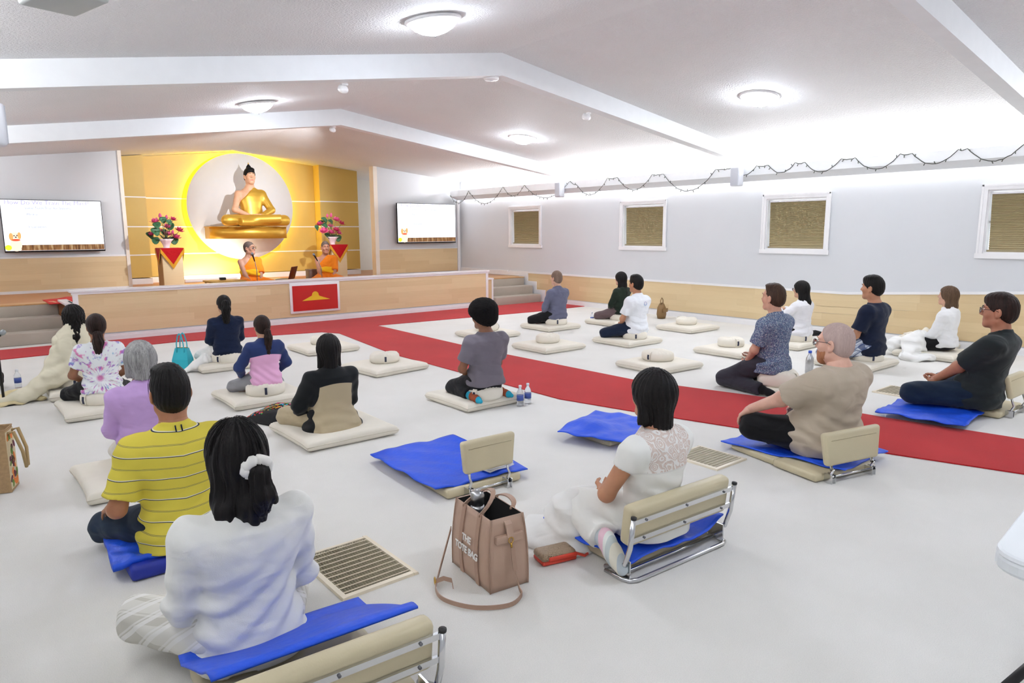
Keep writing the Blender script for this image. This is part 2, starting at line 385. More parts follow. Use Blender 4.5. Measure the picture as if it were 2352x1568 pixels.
for nm, x0, x1, y0, lab in (('stage_steps', XL+.02, 1.34, 12.10, 'three grey carpeted steps up to the stage beside the microphone'), ('stage_steps', 9.17, 10.46, 11.75, 'three grey carpeted steps up to the stage by the windowed wall')):
    st = thing(nm, lab, 'steps', ((x0+x1)/2, y0, 0), 0, 'stage steps'); hw = (x1-x0)/2
    for k in range(3):
        d = .30 if k < 2 else .34
        MB().rbox(-hw, hw, .3*k-(.02 if k else .0), max(.3*k+d, 12.75-y0), (.18*k if k == 0 else .18*k-.02), .18*(k+1)-(0 if k < 2 else .012), .014).build('step', STEPC, st)
    MB().box(-hw, hw, .6-.02, 12.78-y0+.2, FZ-.012, FZ+.006).build('nosing', M('step_nosing_wood', '#c99a62', .4), st)
# stepped white skirt beside the right steps
sk = [(11.68, 0), (11.68, .27), (11.98, .27), (11.98, .45), (12.28, .45), (12.28, .63), (13.02, .63), (13.02, .66), (14.98, .66), (14.98, .55), (12.6, .55), (12.6, 0)]
struct(MB().prism(sk, XR-.03, XR-.0, axis='x').build('trim_7', WHITE_TRIM))
# front walls that carry the screens, at either side of the gold recess
wl = struct(MB().box(XL, 2.78, YT, YT+.13, FZ, 3.35).build('wall_front', WALL))
wr = struct(MB().box(8.14, XR, YT, YT+.13, FZ, 3.3).build('wall_front_2', WALL))
def mk_scr(a, b, r, rows, parent):
    h = .095; MB().box(-(b-a)/2, (b-a)/2, 0, .012, -h/2+.0002, h/2-.0002).build('plank', WOOD, parent, ((a+b)/2, YT-.014, FZ+.05+h*(r+.5)))
plank_wall(wl, XL, 2.77, 0, 0, 6, 1.3, mk_scr, 9); plank_wall(wr, 8.16, XR-.12, 0, 0, 6, 1.3, mk_scr, 11)
struct(MB().box(XL, 2.79, YT-.02, YT, FZ, FZ+.05).box(XL, 2.8, YT-.02, YT, FZ+.62, FZ+.65).build('trim_8', WHITE_TRIM))
struct(MB().box(8.13, XR-.1, YT-.02, YT, FZ+.62, FZ+.635).box(XR-.11, XR-.04, YT-.03, YT, FZ, 2.40).box(XR-.09, XR-.01, YT-.02, YT, 2.6, 2.86).build('trim_9', WHITE_TRIM))
struct(MB().box(8.06, 8.16, YT-.03, YT+.16, FZ, ceil_z(8.1, YT)).box(2.76, 2.82, YT-.03, YT+.16, FZ, ceil_z(2.8, YT)).build('trim_10', M('cream_post_paint', '#ece3d6', .5, var=.02)))
struct(MB().box(XL, XR, 17.6, 17.74, FZ, 3.5).box(2.2, 2.3, YT+.13, 17.6, FZ, 3.4).build('wall_recess', M('grey_wall_paint', '#d8d4cc', .7, var=.02)))
# ------------------------------------------------------------------ implicit-surface modeller (smooth unions, meshed by surface nets)
def nets(D, lo, h):
    S = D < 0; nx, ny, nz = D.shape
    cnt = np.zeros((nx-1, ny-1, nz-1), np.int8)
    for a in (0, 1):
        for b in (0, 1):
            for c in (0, 1): cnt += S[a:nx-1+a, b:ny-1+b, c:nz-1+c]
    I, J, K = np.nonzero((cnt > 0) & (cnt < 8)); n = len(I)
    acc = np.zeros((n, 3)); num = np.zeros(n)
    cs = [(a, b, c) for a in (0, 1) for b in (0, 1) for c in (0, 1)]
    val = {c: D[I+c[0], J+c[1], K+c[2]] for c in cs}
    for p in cs:
        for ax in range(3):
            if p[ax]: continue
            q = list(p); q[ax] = 1; q = tuple(q); a, b = val[p], val[q]
            m = (a < 0) != (b < 0); t = np.where(m, a/np.where(m, a-b, 1), 0)
            pos = np.array(p, float)[None].repeat(n, 0); pos[:, ax] += t
            acc += pos*m[:, None]; num += m
    V = (np.stack([I, J, K], 1)+acc/num[:, None])*h+np.array(lo)
    idx = -np.ones(cnt.shape, np.int64); idx[I, J, K] = np.arange(n)
    Q = []
    for ax in range(3):
        u, v = (ax+1) % 3, (ax+2) % 3
        sl0 = [slice(1, -1)]*3; sl1 = [slice(1, -1)]*3; sl0[ax] = slice(0, -1); sl1[ax] = slice(1, None)
        A, B = S[tuple(sl0)], S[tuple(sl1)]
        pts = np.stack(np.nonzero(A != B), 1); flip = A[tuple(pts.T)]
        pts = pts.copy(); pts[:, u] += 1; pts[:, v] += 1
        def cell(du, dv):
            c = pts.copy(); c[:, u] += du; c[:, v] += dv; return idx[tuple(c.T)]
        q = np.stack([cell(-1, -1), cell(0, -1), cell(0, 0), cell(-1, 0)], 1)
        q[~flip] = q[~flip][:, ::-1]
        Q.append(q)
    Q = np.concatenate(Q); return V, Q[(Q >= 0).all(1)]
class SDF:
    def __init__(s, F=None):
        s.p = []; s.F = F; s.q = 1.0 if F is None else F.to_3x3().determinant()**(1/3)
    def _x(s, v): return np.array(v if s.F is None else (s.F @ Vector(v)), float)
    def cone(s, a, b, ra, rb, k=.02, cap=False, op='add', flat=None):
        """tapered limb a-b; cap cuts it flat at b (a cuff)"""
        a, b = s._x(a), s._x(b); ra, rb = ra*s.q, rb*s.q; R = max(ra, rb)
        def f(P):
            ab = b-a; L2 = ab@ab+1e-12; d = P-a; t0 = (d@ab)/L2; t = np.clip(t0, 0, 1)
            q = d-t[..., None]*ab
            if flat is not None:
                nn = np.array(flat, float); q = q+nn*((q@nn)*.6)[..., None]
            r = np.sqrt((q*q).sum(-1))-(ra+(rb-ra)*t)
            return np.maximum(r, (t0-1)*math.sqrt(L2)) if cap else r
        s.p.append((np.minimum(a, b)-R, np.maximum(a, b)+R, f, k, op)); return s
    def chain(s, pts, rs, k=.02, **kw):
        for i in range(len(pts)-1): s.cone(pts[i], pts[i+1], rs[i], rs[i+1], k, **kw)
        return s
    def ell(s, c, r, k=.02, R=None, op='add'):
        if isinstance(r, (int, float)): r = (r, r, r)
        cc = s._x(c); r = np.array(r, float)*s.q
        Rm = np.array((s.F.to_3x3().normalized() if s.F is not None else Matrix.Identity(3)) @ (R if R is not None else Matrix.Identity(3)))
        def f(P):
            q = (P-cc)@Rm; k0 = np.sqrt(((q/r)**2).sum(-1)); k1 = np.sqrt(((q/r**2)**2).sum(-1))+1e-9
            return k0*(k0-1)/k1
        m = (np.abs(Rm)*r).sum(1) if R is not None or s.F is not None else r
        s.p.append((cc-m, cc+m, f, k, op)); return s
    def loft(s, rows, k=.02, n=2.4, op='add', capr=0):
        Z = np.array([r[0] for r in rows]); W = np.array([r[1] for r in rows]); Dp = np.array([r[2] for r in rows])
        CY = np.array([r[3] if len(r) > 3 else 0 for r in rows]); CX = np.array([r[4] if len(r) > 4 else 0 for r in rows])
        def f(P):
            z = P[..., 2]; w_ = np.interp(z, Z, W); d_ = np.interp(z, Z, Dp); cy = np.interp(z, Z, CY); cx = np.interp(z, Z, CX)
            q = ((np.abs(P[..., 0]-cx)/w_)**n+(np.abs(P[..., 1]-cy)/d_)**n)**(1/n)
            d = (q-1)*np.minimum(w_, d_)
            return np.maximum(d, np.maximum(z-Z[-1], Z[0]-z))
        lo = np.array([(CX-W).min(), (CY-Dp).min(), Z[0]]); hi = np.array([(CX+W).max(), (CY+Dp).max(), Z[-1]])
        s.p.append((lo, hi, f, k, op)); return s
    def ring(s, c, R, r, T=None, k=.01, ey=1.0):
        Tm = np.array(T if T is not None else Matrix.Identity(3)); c = np.array(c, float)
        def f(P):
            q = (P-c)@Tm; rho = np.sqrt(q[..., 0]**2+(q[..., 1]/ey)**2)-R; return np.sqrt(rho**2+q[..., 2]**2)-r
        e = R*max(1, ey)+r; s.p.append((c-e, c+e, f, k, 'add')); return s
    def half(s, n, c, op='int', k=.004):
        """keep the side n points away from"""
        c = s._x(c); nn = np.array(n, float) if s.F is None else np.array(s.F.to_3x3() @ Vector(n)); nn = nn/np.linalg.norm(nn)
        s.p.append((None, None, lambda P: (P-c)@nn, k, op)); return s
    def warp(s, fn): s.p.append((None, None, fn, 0, 'off')); return s
    def mesh(s, h, smooth=1):
        adds = [p for p in s.p if p[4] == 'add']
        lo = np.min([p[0] for p in adds], 0)-.03; hi = np.max([p[1] for p in adds], 0)+.03
        N = np.ceil((hi-lo)/h).astype(int)+2
        ax = [lo[i]+h*np.arange(N[i]) for i in range(3)]
        D = np.ones(N, np.float32)
        for a, b, f, k, op in s.p:
            if a is None: sl = tuple(slice(0, n) for n in N)
            else:
                m = k+2.5*h+.012
                i0 = np.maximum(0, np.floor((a-m-lo)/h).astype(int)); i1 = np.minimum(N, np.ceil((b+m-lo)/h).astype(int)+1)
                if (i1 <= i0).any(): continue
                sl = tuple(slice(x, y) for x, y in zip(i0, i1))
            G = np.stack(np.meshgrid(*[ax[i][sl[i]] for i in range(3)], indexing='ij'), -1)
            if op in ('int', 'off'):
                cur = D[sl]; msk = cur < .12; Pm = G[msk]; v = f(Pm).astype(np.float32)
                cur[msk] = np.maximum(cur[msk], v) if op == 'int' else cur[msk]+v
                continue
            d = f(G).astype(np.float32); cur = D[sl]
            if op == 'add':
                hh = np.clip(.5+.5*(d-cur)/k, 0, 1); D[sl] = d*(1-hh)+cur*hh-k*hh*(1-hh)
            else:
                d = -d; hh = np.clip(.5-.5*(d-cur)/k, 0, 1); D[sl] = d*(1-hh)+cur*hh+k*hh*(1-hh)
        D[0], D[-1] = 1, 1; D[:, 0], D[:, -1] = 1, 1; D[:, :, 0], D[:, :, -1] = 1, 1
        V, Q = nets(D, lo, h)
        for _ in range(smooth):
            n = len(V); e = np.concatenate([Q[:, [0, 1]], Q[:, [1, 2]], Q[:, [2, 3]], Q[:, [3, 0]]])
            cnt = np.bincount(e[:, 0], minlength=n)+np.bincount(e[:, 1], minlength=n)
            av = np.stack([np.bincount(e[:, 0], V[e[:, 1], i], n)+np.bincount(e[:, 1], V[e[:, 0], i], n) for i in range(3)], 1)/np.maximum(cnt, 1)[:, None]
            V = V*.5+av*.5
        return V, Q
def mesh_obj(name, parts, mats, parent, matfn=None):
    V = []; F = []; o = 0
    for v, q in parts: V.append(v); F.append(q+o); o += len(v)
    V = np.concatenate(V).astype(np.float32); F = np.concatenate(F).astype(np.int32)
    me = bpy.data.meshes.new(name); me.vertices.add(len(V)); me.vertices.foreach_set('co', V.ravel())
    me.loops.add(F.size); me.loops.foreach_set('vertex_index', F.ravel())
    me.polygons.add(len(F)); me.polygons.foreach_set('loop_start', np.arange(0, F.size, 4, dtype=np.int32))
    try: me.polygons.foreach_set('loop_total', np.full(len(F), 4, np.int32))
    except Exception: pass
    for m in (mats if isinstance(mats, (list, tuple)) else [mats]): me.materials.append(m)
    me.polygons.foreach_set('use_smooth', np.ones(len(F), bool))
    if matfn is not None: me.polygons.foreach_set('material_index', matfn(V[F].mean(1)).astype(np.int32))
    me.update(calc_edges=True); me.validate()
    ob = bpy.data.objects.new(name, me); COL.objects.link(ob); ob.parent = parent; return ob

# ------------------------------------------------------------------ people
def skin_mat(col):
    k = 'skin_'+col
    if k in _cache: return _cache[k]
    t = NT(k); v = t.coord('Object'); c = srgb(col)
    t.color(t.ramp(t.noise(v, 22, 4), [(.3, tuple(x*y for x, y in zip(c[:3], (.9, .86, .84)))+(1,)), (.7, c)]))
    t.set(Roughness=.5, Subsurface_Weight=.08, Subsurface_Scale=.01); t.bump(t.noise(v, 300, 2), .05, .001); _cache[k] = t.m; return t.m
def hair_mat(col, col2, rough=.42, zscale=7):
    k = 'hair_'+col+col2
    if k in _cache: return _cache[k]
    t = NT(k); v = t.coord('Object', (1, 1, .06*zscale/7)); n = t.noise(v, 150, 5, .75); n2 = t.noise(v, 30, 2, .5)
    t.color(t.ramp(t.math('ADD', t.math('MULTIPLY', n, .6), t.math('MULTIPLY', n2, .4)), [(.36, srgb(col)), (.62, srgb(col2))])); t.set(Roughness=rough+.06, Specular_IOR_Level=.2); t.bump(n, .55, .004); _cache[k] = t.m; return t.m
def cloth(name, col, rough=.85, var=.05, bump=.25, bscale=220, vscale=6, sheen=.1):
    """woven cloth: a fine weave and soft crumples in the relief"""
    k = 'cloth_'+name
    if k in _cache: return _cache[k]
    t = NT(k); c = srgb(col); v = t.coord('Object'); v2 = t.coord('Object', (1, 1, 1.9))
    t.color(t.ramp(t.noise(v, vscale), [(.3, dark(c, 1-var)), (.7, tuple(min(1, q*(1+var*.6)) for q in c[:3])+(1,))]))
    t.set(Roughness=rough, Specular_IOR_Level=.2, Sheen_Weight=sheen)
    nd = t.n('ShaderNodeTexNoise'); nd.inputs['Scale'].default_value = 5.5; nd.inputs['Detail'].default_value = 1; nd.inputs['Distortion'].default_value = 1.0; t.l(v2, nd.inputs['Vector'])
    cr = nd.outputs['Fac']
    b1 = t.n('ShaderNodeBump'); b1.inputs['Strength'].default_value = .42; b1.inputs['Distance'].default_value = .04; t.l(cr, b1.inputs['Height'])
    b2 = t.n('ShaderNodeBump'); b2.inputs['Strength'].default_value = bump; b2.inputs['Distance'].default_value = .002; t.l(t.noise(v, bscale, 4), b2.inputs['Height'])
    t.l(b1.outputs[0], b2.inputs['Normal']); t.l(b2.outputs[0], t.b.inputs['Normal']); _cache[k] = t.m; return t.m
def folds(seed, amp=.005, zc=.12, waist=1.0):
    r = np.random.RandomState(seed); a, b, c, d = r.rand(4)*6.28; tw = r.uniform(-2.2, 2.2)
    def fn(P):
        x, y, z = P[..., 0], P[..., 1], P[..., 2]
        w1 = np.exp(-((z-zc)/.16)**2)*waist
        f1 = np.sin(z*62+5*np.sin(x*7+a)+x*tw*9+2*np.sin(y*9+b))
        f2 = np.sin((z*34-np.abs(x)*52)+3*np.sin(y*9+z*6+c))*np.clip((np.abs(x)-.10)*10, 0, 1)*.8
        f3 = np.sin(x*23+d+2*np.sin(z*9+a))*np.sin(z*13+b)*.5
        return -amp*(w1*f1*.9+f2*.55+f3)
    return fn
def ik(a, c, l1, l2, pole):
    a, c, pole = Vector(a), Vector(c), Vector(pole); d = c-a; L = min(d.length, (l1+l2)*.999); u = d.normalized()
    x = (l1*l1-l2*l2+L*L)/(2*L); hgt = math.sqrt(max(l1*l1-x*x, 0)); p = pole-u*pole.dot(u); p.normalize()
    return a+u*x+p*hgt, a+u*L
TORSO = [(-.015, .158, .108, -.005), (.05, .178, .128, -.005), (.11, .176, .128, 0), (.20, .158, .116, .005), (.28, .153, .110, .0), (.37, .168, .114, -.012), (.45, .178, .110, -.02), (.505, .172, .098, -.024), (.545, .125, .075, -.026), (.585, .072, .062, -.018), (.61, .058, .058, -.008)]
def rows_t(sp, off=0.0, z0=None, z1=None, hem=0):
    B = sp.get('bulk', 1); SW = sp.get('shw', 1); be = sp.get('belly', 0); ln = sp.get('lean', 0); out = []
    for z, w_, d_, cy in TORSO:
        b = B*(SW if z > .33 else 1); f = math.exp(-((z-.14)/.13)**2)*be
        o = off*(1 if z < .5 else max(0.7, 1-(z-.5)*5))
        out.append([z, w_*b+o+f*.6, d_*(B*.5+.5)*(1+.0)+o+f, cy+ln*max(0, z-.05)+f*.9])
    if z0 is not None:
        Z = [r[0] for r in out]; ins = [z0]+[float(np.interp(z0, Z, [r[i] for r in out])) for i in (1, 2, 3)]
        out = [r for r in out if r[0] > z0+.004]; ins[1] += hem; ins[2] += hem
        if out and hem: 
            for r in out:
                g = max(0, 1-(r[0]-z0)/.16)*hem; r[1] += g; r[2] += g
        out = [ins]+out
    if z1 is not None: out = [r for r in out if r[0] <= z1]
    return out
def hand_sdf(w, f, n, side, curl=(.5, .5), spread=.12, sc_=1.0, thumb=.7):
    """hand from the wrist w: f finger direction, n back of the hand, side towards the thumb"""
    S = SDF(); w, f, n, side = Vector(w), Vector(f).normalized(), Vector(n), Vector(side)
    n = (n-f*n.dot(f)).normalized(); side = (side-f*side.dot(f)-n*side.dot(n)).normalized(); q = sc_
    S.cone(w-f*.03, w+f*.02, .026*q, .027*q, .02)
    for i, (off, L, r) in enumerate(((.030, .072, .0088), (.010, .080, .0092), (-.011, .074, .0088), (-.030, .058, .0078))):
        kn = w+f*(.088-.008*abs(i-1))*q+side*off*q
        S.cone(w+f*.018*q+side*off*.55*q, kn, .0165*q, .0118*q, .016)
        d = (f+side*off*spread/.03).normalized(); p = kn
        for j, (fr, rr) in enumerate(((.45, 1), (.30, .93), (.25, .82))):
            an = curl[0]*(1 if j == 0 else 0)+curl[1]*(j > 0)
            d = (Matrix.Rotation(an, 3, n.cross(f)) @ d).normalized()
            e = p+d*L*fr*q; S.cone(p, e, r*rr*q, r*rr*.92*q, .006); p = e
    t0 = w+f*.025*q+side*.022*q-n*.006*q; t1 = t0+(f*.6+side*.75-n*.35*thumb).normalized()*.042*q
    t2 = t1+(f*.95+side*.25-n*.3*thumb).normalized()*.032*q; t3 = t2+(f*1-side*.05-n*.25*thumb).normalized()*.025*q
    S.cone(t0, t1, .0165*q, .0125*q, .014).cone(t1, t2, .0118*q, .0105*q, .006).cone(t2, t3, .0105*q, .0085*q, .006)
    return S
def hairline(S, f0=(0, .098, .062), e0=(0, -.004, -.03)):
    a, b = Vector(f0), Vector(e0); d = b-a; S.half((0, -d.z, d.y), f0); return S
def strands(freq, amp, c, seed=0, z=18):
    c = np.array(c); sd = seed*1.7
    def fn(P):
        q = P-c; az = np.arctan2(q[..., 0], -q[..., 1]-.02)
        return -amp*(np.sin(az*freq+2.2*np.sin(q[..., 2]*z+sd)+sd)+.6*np.sin(az*freq*1.73+3*np.sin(q[..., 2]*z*.7+sd*2)))
    return fn
def head_sdf(H, sp):
    S = SDF(H); w_ = sp.get('headw', 1.0)
    S.ell((0, -.012, .025), (.075*w_, .097, .092), .02)
    S.ell((0, .022, -.05), (.056*w_, .068, .062), .035)
    S.ell((0, .062, -.095), (.024*w_, .022, .02), .03)
    S.cone((-.048*w_, .0, -.068), (-.018, .066, -.095), .020, .016, .03).cone((.048*w_, .0, -.068), (.018, .066, -.095), .020, .016, .03)
    S.ell((0, .070, .032), (.052, .022, .014), .02)
    for e in (-1, 1):
        S.ell((e*.038, .058, -.022), (.026, .026, .028), .025)
        S.ell((e*.031, .094, .008), (.017, .014, .011), .014, op='sub')
        S.ell((e*.031, .0765, .008), (.013, .0115, .0085), .005)
        R = Matrix.Rotation(e*.35, 3, 'Z')
        S.ell((e*(.077*w_), -.008, -.008), (.010, .024, .033), .006, R=R)
        S.ell((e*(.086*w_), -.002, -.006), (.007, .013, .020), .006, R=R, op='sub')
        S.ell((e*(.074*w_), .0, -.034), (.009, .010, .012), .008)
    S.cone((0, .078, .022), (0, .104, -.020), .0085, .0125, .014)
    S.ell((-.012, .094, -.026), .0095, .008).ell((.012, .094, -.026), .0095, .008)
    S.ell((0, .080, -.058), (.024, .012, .0065), .006).ell((0, .079, -.0685), (.020, .012, .0075), .006)
    S.cone((0, -.012, -.05), (0, -.03, -.16), .056*w_, .060*sp.get('neck', 1), .03)
    return S
def hair_sdf(H, sp):
    """hair of the head, by style, in the head's frame"""
    st = sp['hair']; c = H @ Vector((0, -.012, .02)); S = SDF(H)
    if st in ('buzz', 'short', 'crop'):
        o = {'buzz': .0035, 'short': .009, 'crop': .007}[st]
        S.ell((0, -.013, .027), (.075+o*.75, .097+o, .092+o*1.6), .02)
        S.ell((0, -.035, -.025), (.062+o*.8, .066+o, .066), .03)
        if st == 'short':
            S.ell((.01, .048, .088), (.05, .046, .03), .03).ell((-.02, .0, .105), (.05, .06, .022), .03)
        hairline(S, sp.get('hl_f', (0, .094, .062)), sp.get('hl_e', (0, -.006, -.03)))
        S.half((0, .25, -1), (0, -.08, sp.get('nape', -.088)))
        for e in (-1, 1): S.ell((e*.08, .004, -.016), (.016, .019, .030), .004, op='sub')
        if st != 'buzz': S.warp(strands(23, .0022, c, sp.get('seed', 0)))
    elif st == 'afro':
        S.ell((0, -.02, .052), (.138, .142, .118), .03); S.ell((0, -.045, -.02), (.115, .11, .09), .04)
        S.half((0, .62, -.78), (0, .075, .035)); S.half((0, .0, -1), (0, 0, -.1))
        def fz(P): return -.0045*(np.sin(P[..., 0]*140+3*np.sin(P[..., 1]*60))*np.sin(P[..., 1]*150+2*np.sin(P[..., 2]*70))*np.sin(P[..., 2]*145))
        S.warp(fz)
    elif st in ('bob', 'grey_bob'):
        o = sp.get('hair_o', .022); zb = sp.get('hair_z', -.15)
        S.ell((0, -.014, .027), (.077+o, .099+o, .093+o), .02)
        for e in (-1, 1): S.cone((e*.060, -.02, .01), (e*.070, -.015, zb+.015), .038, .030, .03)
        S.cone((0, -.055, .01), (0, -.062, zb+.005), .066, .056, .03)
        hairline(S, (0, .088, .07), (0, .028, -.12)); S.half((0, .12, -1), (0, -.05, zb))
        S.warp(strands(22, .0030, c, sp.get('seed', 0)))
    elif st in ('long', 'wavy', 'halfup'):
        o = .018 if st != 'wavy' else .024; zb = sp.get('hair_z', -.36); wv = st == 'wavy'
        S.ell((0, -.014, .026), (.076+o, .098+o, .092+o), .02)
        for e in (-1, 1): S.chain([(e*.058, -.02, .0), (e*.062, -.035, -.12), (e*.072, -.065, zb*.75), (e*.06, -.085, zb+.03)], [.036, .034, .03, .018], .03)
        S.chain([(0, -.06, .0), (0, -.072, -.12), (0, -.105, zb*.7), (0, -.115, zb+.02)], [.066, .058, .046, .028], .03)
        hairline(S, (0, .086, .068), (0, .018, -.12))
        S.warp(strands(17, .005 if wv else .003, c, sp.get('seed', 0), 40 if wv else 10))
    elif st == 'pony':
        o = .014
        S.ell((0, -.013, .025), (.075+o, .097+o, .092+o), .02); S.ell((0, -.035, -.03), (.068, .072, .064), .03)
        hairline(S, (0, .090, .066), (0, .004, -.03)); S.half((0, .25, -1), (0, -.08, -.085))
        for e in (-1, 1): S.ell((e*.08, .004, -.016), (.014, .017, .028), .004, op='sub')
        S.warp(strands(24, .0018, c, sp.get('seed', 0)))
    return S
LIPS = {}
def person(sp):
    """sp: pos, seat, yaw, s, pose, clothes, hair ... -> an Empty at the seat with the body and everything worn"""
    s = sp['s']; root = thing('person', sp['label'], 'person', (sp['pos'][0], sp['pos'][1], sp['seat']), sp.get('yaw', 0)); root.scale = (s, s, s)
    hb, hc, hh = sp.get('vox', (.0125, .0095, .006)); zf = -(sp['seat']-sp.get('pad', .07))/s
    ln = sp.get('lean', 0); B = sp.get('bulk', 1); SW = sp.get('shw', 1); seed = sp.get('seed', 0)
    skin = skin_mat(sp.get('skin', '#c79a7c'))
    AR = sp.get('armr', 1.0); LR = sp.get('legr', 1.0)
    # ---- joints
    sy = ln*.45-.02; sh = {e: Vector((e*(.165*SW*B+.012), sy, .485+sp.get('shz', 0))) for e in (-1, 1)}
    wr, el, hd = {}, {}, {}
    for e in (-1, 1):
        t = Vector(sp.get('wrist_l' if e < 0 else 'wrist_r', (e*.075, .235+sp.get('belly', 0)*1.2, .11)))
        el[e], wr[e] = ik(sh[e], t, .285, .245, sp.get('pole_l' if e < 0 else 'pole_r', (e*1.0, -.55, -.35)))
    hip = {e: Vector((e*.09*B, .02, .085)) for e in (-1, 1)}; kn, an, ft = {}, {}, {}
    pose = sp.get('pose', 'cross')
    for e in (-1, 1):
        if pose == 'cross':
            a = Vector((-e*.07, .30+.03*e, zf+.05)); k_, a_ = ik(hip[e], a, .42, .40, Vector((e, 1, 1))*Vector(sp.get('kpole', (1.0, .55, .35))))
            k_.z = zf+.088+sp.get('kneez', 0); kn[e], an[e], ft[e] = k_, a, Vector((-e*.9, -.12, -.1)).normalized()
        elif pose == 'kneel':
            kn[e] = Vector((e*.13, .40, zf+.075)); an[e] = Vector((e*.185, -.02, zf+.06)); ft[e] = Vector((e*.1, -1, -.15)).normalized()
        else:
            kn[e], an[e], ft[e] = [Vector(v) for v in sp['legs'][0 if e < 0 else 1]]; ft[e].normalize()
        for dd, key in ((kn, 'knee_'), (an, 'ankle_'), (ft, 'foot_')):
            kk = key+('l' if e < 0 else 'r')
            if kk in sp: dd[e] = Vector(sp[kk])
    # ---- head frame
    hy, hp, ht = sp.get('head', (0, 0, 0)); base = Vector((0, ln*.6-.010, .632+sp.get('headz', 0)))
    H = Matrix.Translation(base) @ Matrix.Rotation(hy, 4, 'Z') @ Matrix.Rotation(hp, 4, 'X') @ Matrix.Rotation(ht, 4, 'Y') @ Matrix.Translation((0, .035, .115)) @ Matrix.Scale(sp.get('heads', 1.12), 4)
    Hr = H.copy()
    # ---- body: one figure, coarse trunk and limbs, fine head and hands, joined in one mesh
    S = SDF(); S.loft(rows_t(sp), .03)
    S.cone((0, ln*.57-.012, .56), (0, ln*.6+.006, .70), .060*sp.get('neck', 1), .055*sp.get('neck', 1), .03)
    for e in (-1, 1):
        S.chain([sh[e], el[e], wr[e]], [.054*AR, .041*AR, .027*AR], .025); S.ell(el[e], .041*AR, .02)
        S.chain([hip[e], kn[e], an[e]], [.092*LR, .062*LR, .040], .03)
        heel = an[e]-ft[e]*.035; S.cone(heel, an[e]+ft[e]*.11, .034, .026, .03).cone(an[e]+ft[e]*.07, an[e]+ft[e]*.165, .030, .018, .03)
    parts = [S.mesh(hb)]
    Hs = head_sdf(Hr, sp); parts.append(Hs.mesh(hh))
    for e in (-1, 1):
        k_ = 'hand_l' if e < 0 else 'hand_r'
        kw = sp.get(k_, dict(f=(-e*.85, .35, -.10), n=(0, .15, -1), side=(0, 1, .1), curl=(.25, .3)))
        parts.append(hand_sdf(wr[e], sc_=sp.get('hands', 1.0), **kw).mesh(sp.get('vhand', .0065)))
    Hi = Hr.inverted(); lipm = M('lip_'+sp.get('skin', 'x'), sp.get('lipc', '#b56a60'), .4, var=.05)
    R3 = np.array(Hi.to_3x3()); T3 = np.array(Hi.translation)
    def mf(C):
        q = C@R3.T+T3
        return ((np.abs(q[:, 0])/.023)**2+((q[:, 2]+.0625)/.0105)**2 < 1) & (q[:, 1] > .07)
    mesh_obj('body', parts, [skin, lipm], root, mf)
    # ---- eyes and brows
    if sp.get('face', False):
        for e in (-1, 1):
            if not sp.get('closed'):
                o = MB().lathe([(.0001, -.0115), (.006, -.0098), (.0098, -.006), (.0115, 0), (.0098, .006), (.006, .0098), (.0001, .0115)], 12).build('eye', eye_mat(), root)
                o.matrix_local = Hr @ Matrix.Translation((e*.031, .0785, .0085)) @ Matrix.Rotation(-PI/2, 4, 'X') @ Matrix.Scale(.92, 4)
            b = MB().tube([Hr @ Vector((e*.013, .0955, .031)), Hr @ Vector((e*.03, .092, .037)), Hr @ Vector((e*.05, .075, .032))], [.0035, .0042, .002], 6, flat=.7)
            b.build('eyebrow', sp.get('browm', hair_mat('#1a1412', '#2c221d')), root)
    # ---- trousers / legs covering
    if 'trousers' in sp:
        lo = sp.get('loose', .014); S = SDF(); S.loft(rows_t(sp, .012, None, .14), .03)
        for e in (-1, 1):
            S.chain([hip[e], kn[e]], [.098*LR+lo, .066*LR+lo], .03)
            q = sp.get('trouser_len', .88); end = kn[e]+(an[e]-kn[e])*q
            S.cone(kn[e], end, .064*LR+lo, .042+lo*(1.4), .03, cap=True)
        S.half((0, 0, -1), (0, 0, zf+.004), k=.002); S.half((0, 0, 1), (0, 0, sp.get('waist_z', .215)))
        S.warp(folds(seed+50, sp.get('tfold', .004), zf+.1)); mesh_obj('trousers', [S.mesh(hc*1.1)], sp['trousers'], root)
    if 'socks' in sp:
        for e in (-1, 1):
            S = SDF(); heel = an[e]-ft[e]*.035; g = sp.get('sock_g', 0)
            S.cone(heel, an[e]+ft[e]*.11, .040+g, .031+g, .03).cone(an[e]+ft[e]*.07, an[e]+ft[e]*(.165+g), .034+g, .022+g, .03).cone(an[e], an[e].lerp(kn[e], .16), .045, .045, .02)
            mesh_obj('sock', [S.mesh(.007)], sp['socks'], root)
    # ---- upper garment
    if 'shirt' in sp:
        so = sp.get('shirt_off', .018); z0 = sp.get('hem', .0); S = SDF(); S.loft(rows_t(sp, so, z0, .60, sp.get('flare', .01)), .03)
        sl = sp.get('sleeve', .62); ss = sp.get('sleeve_w', .020)
        for e in ((-1,) if sp.get('one_shoulder') else (-1, 1)):
            S.ell(sh[e], .060*AR+ss*.5, .065)
            if sl <= 1: S.cone(sh[e], sh[e].lerp(el[e], sl), .058*AR+ss*.7, .050*AR+ss, .04, cap=True)
            else:
                S.cone(sh[e], el[e], .057*AR+ss*.8, .043*AR+ss, .03)
                S.cone(el[e], el[e].lerp(wr[e], sl-1), .043*AR+ss, .031*AR+ss*.8, .02, cap=True)
        if sp.get('collar'):
            g = .012*(sp.get('neck', 1)-1)*5; cy = ln*.58-.012
            S.loft([(.545, .112+g, .092, cy-.004), (.575, .088+g, .082+g, cy-.002), (.598, .077+g, .077+g, cy), (.618, .073+g, .073+g, cy+.002)], .012, n=2)
            S.half((0, .38, 1), (0, cy-.02, .612))
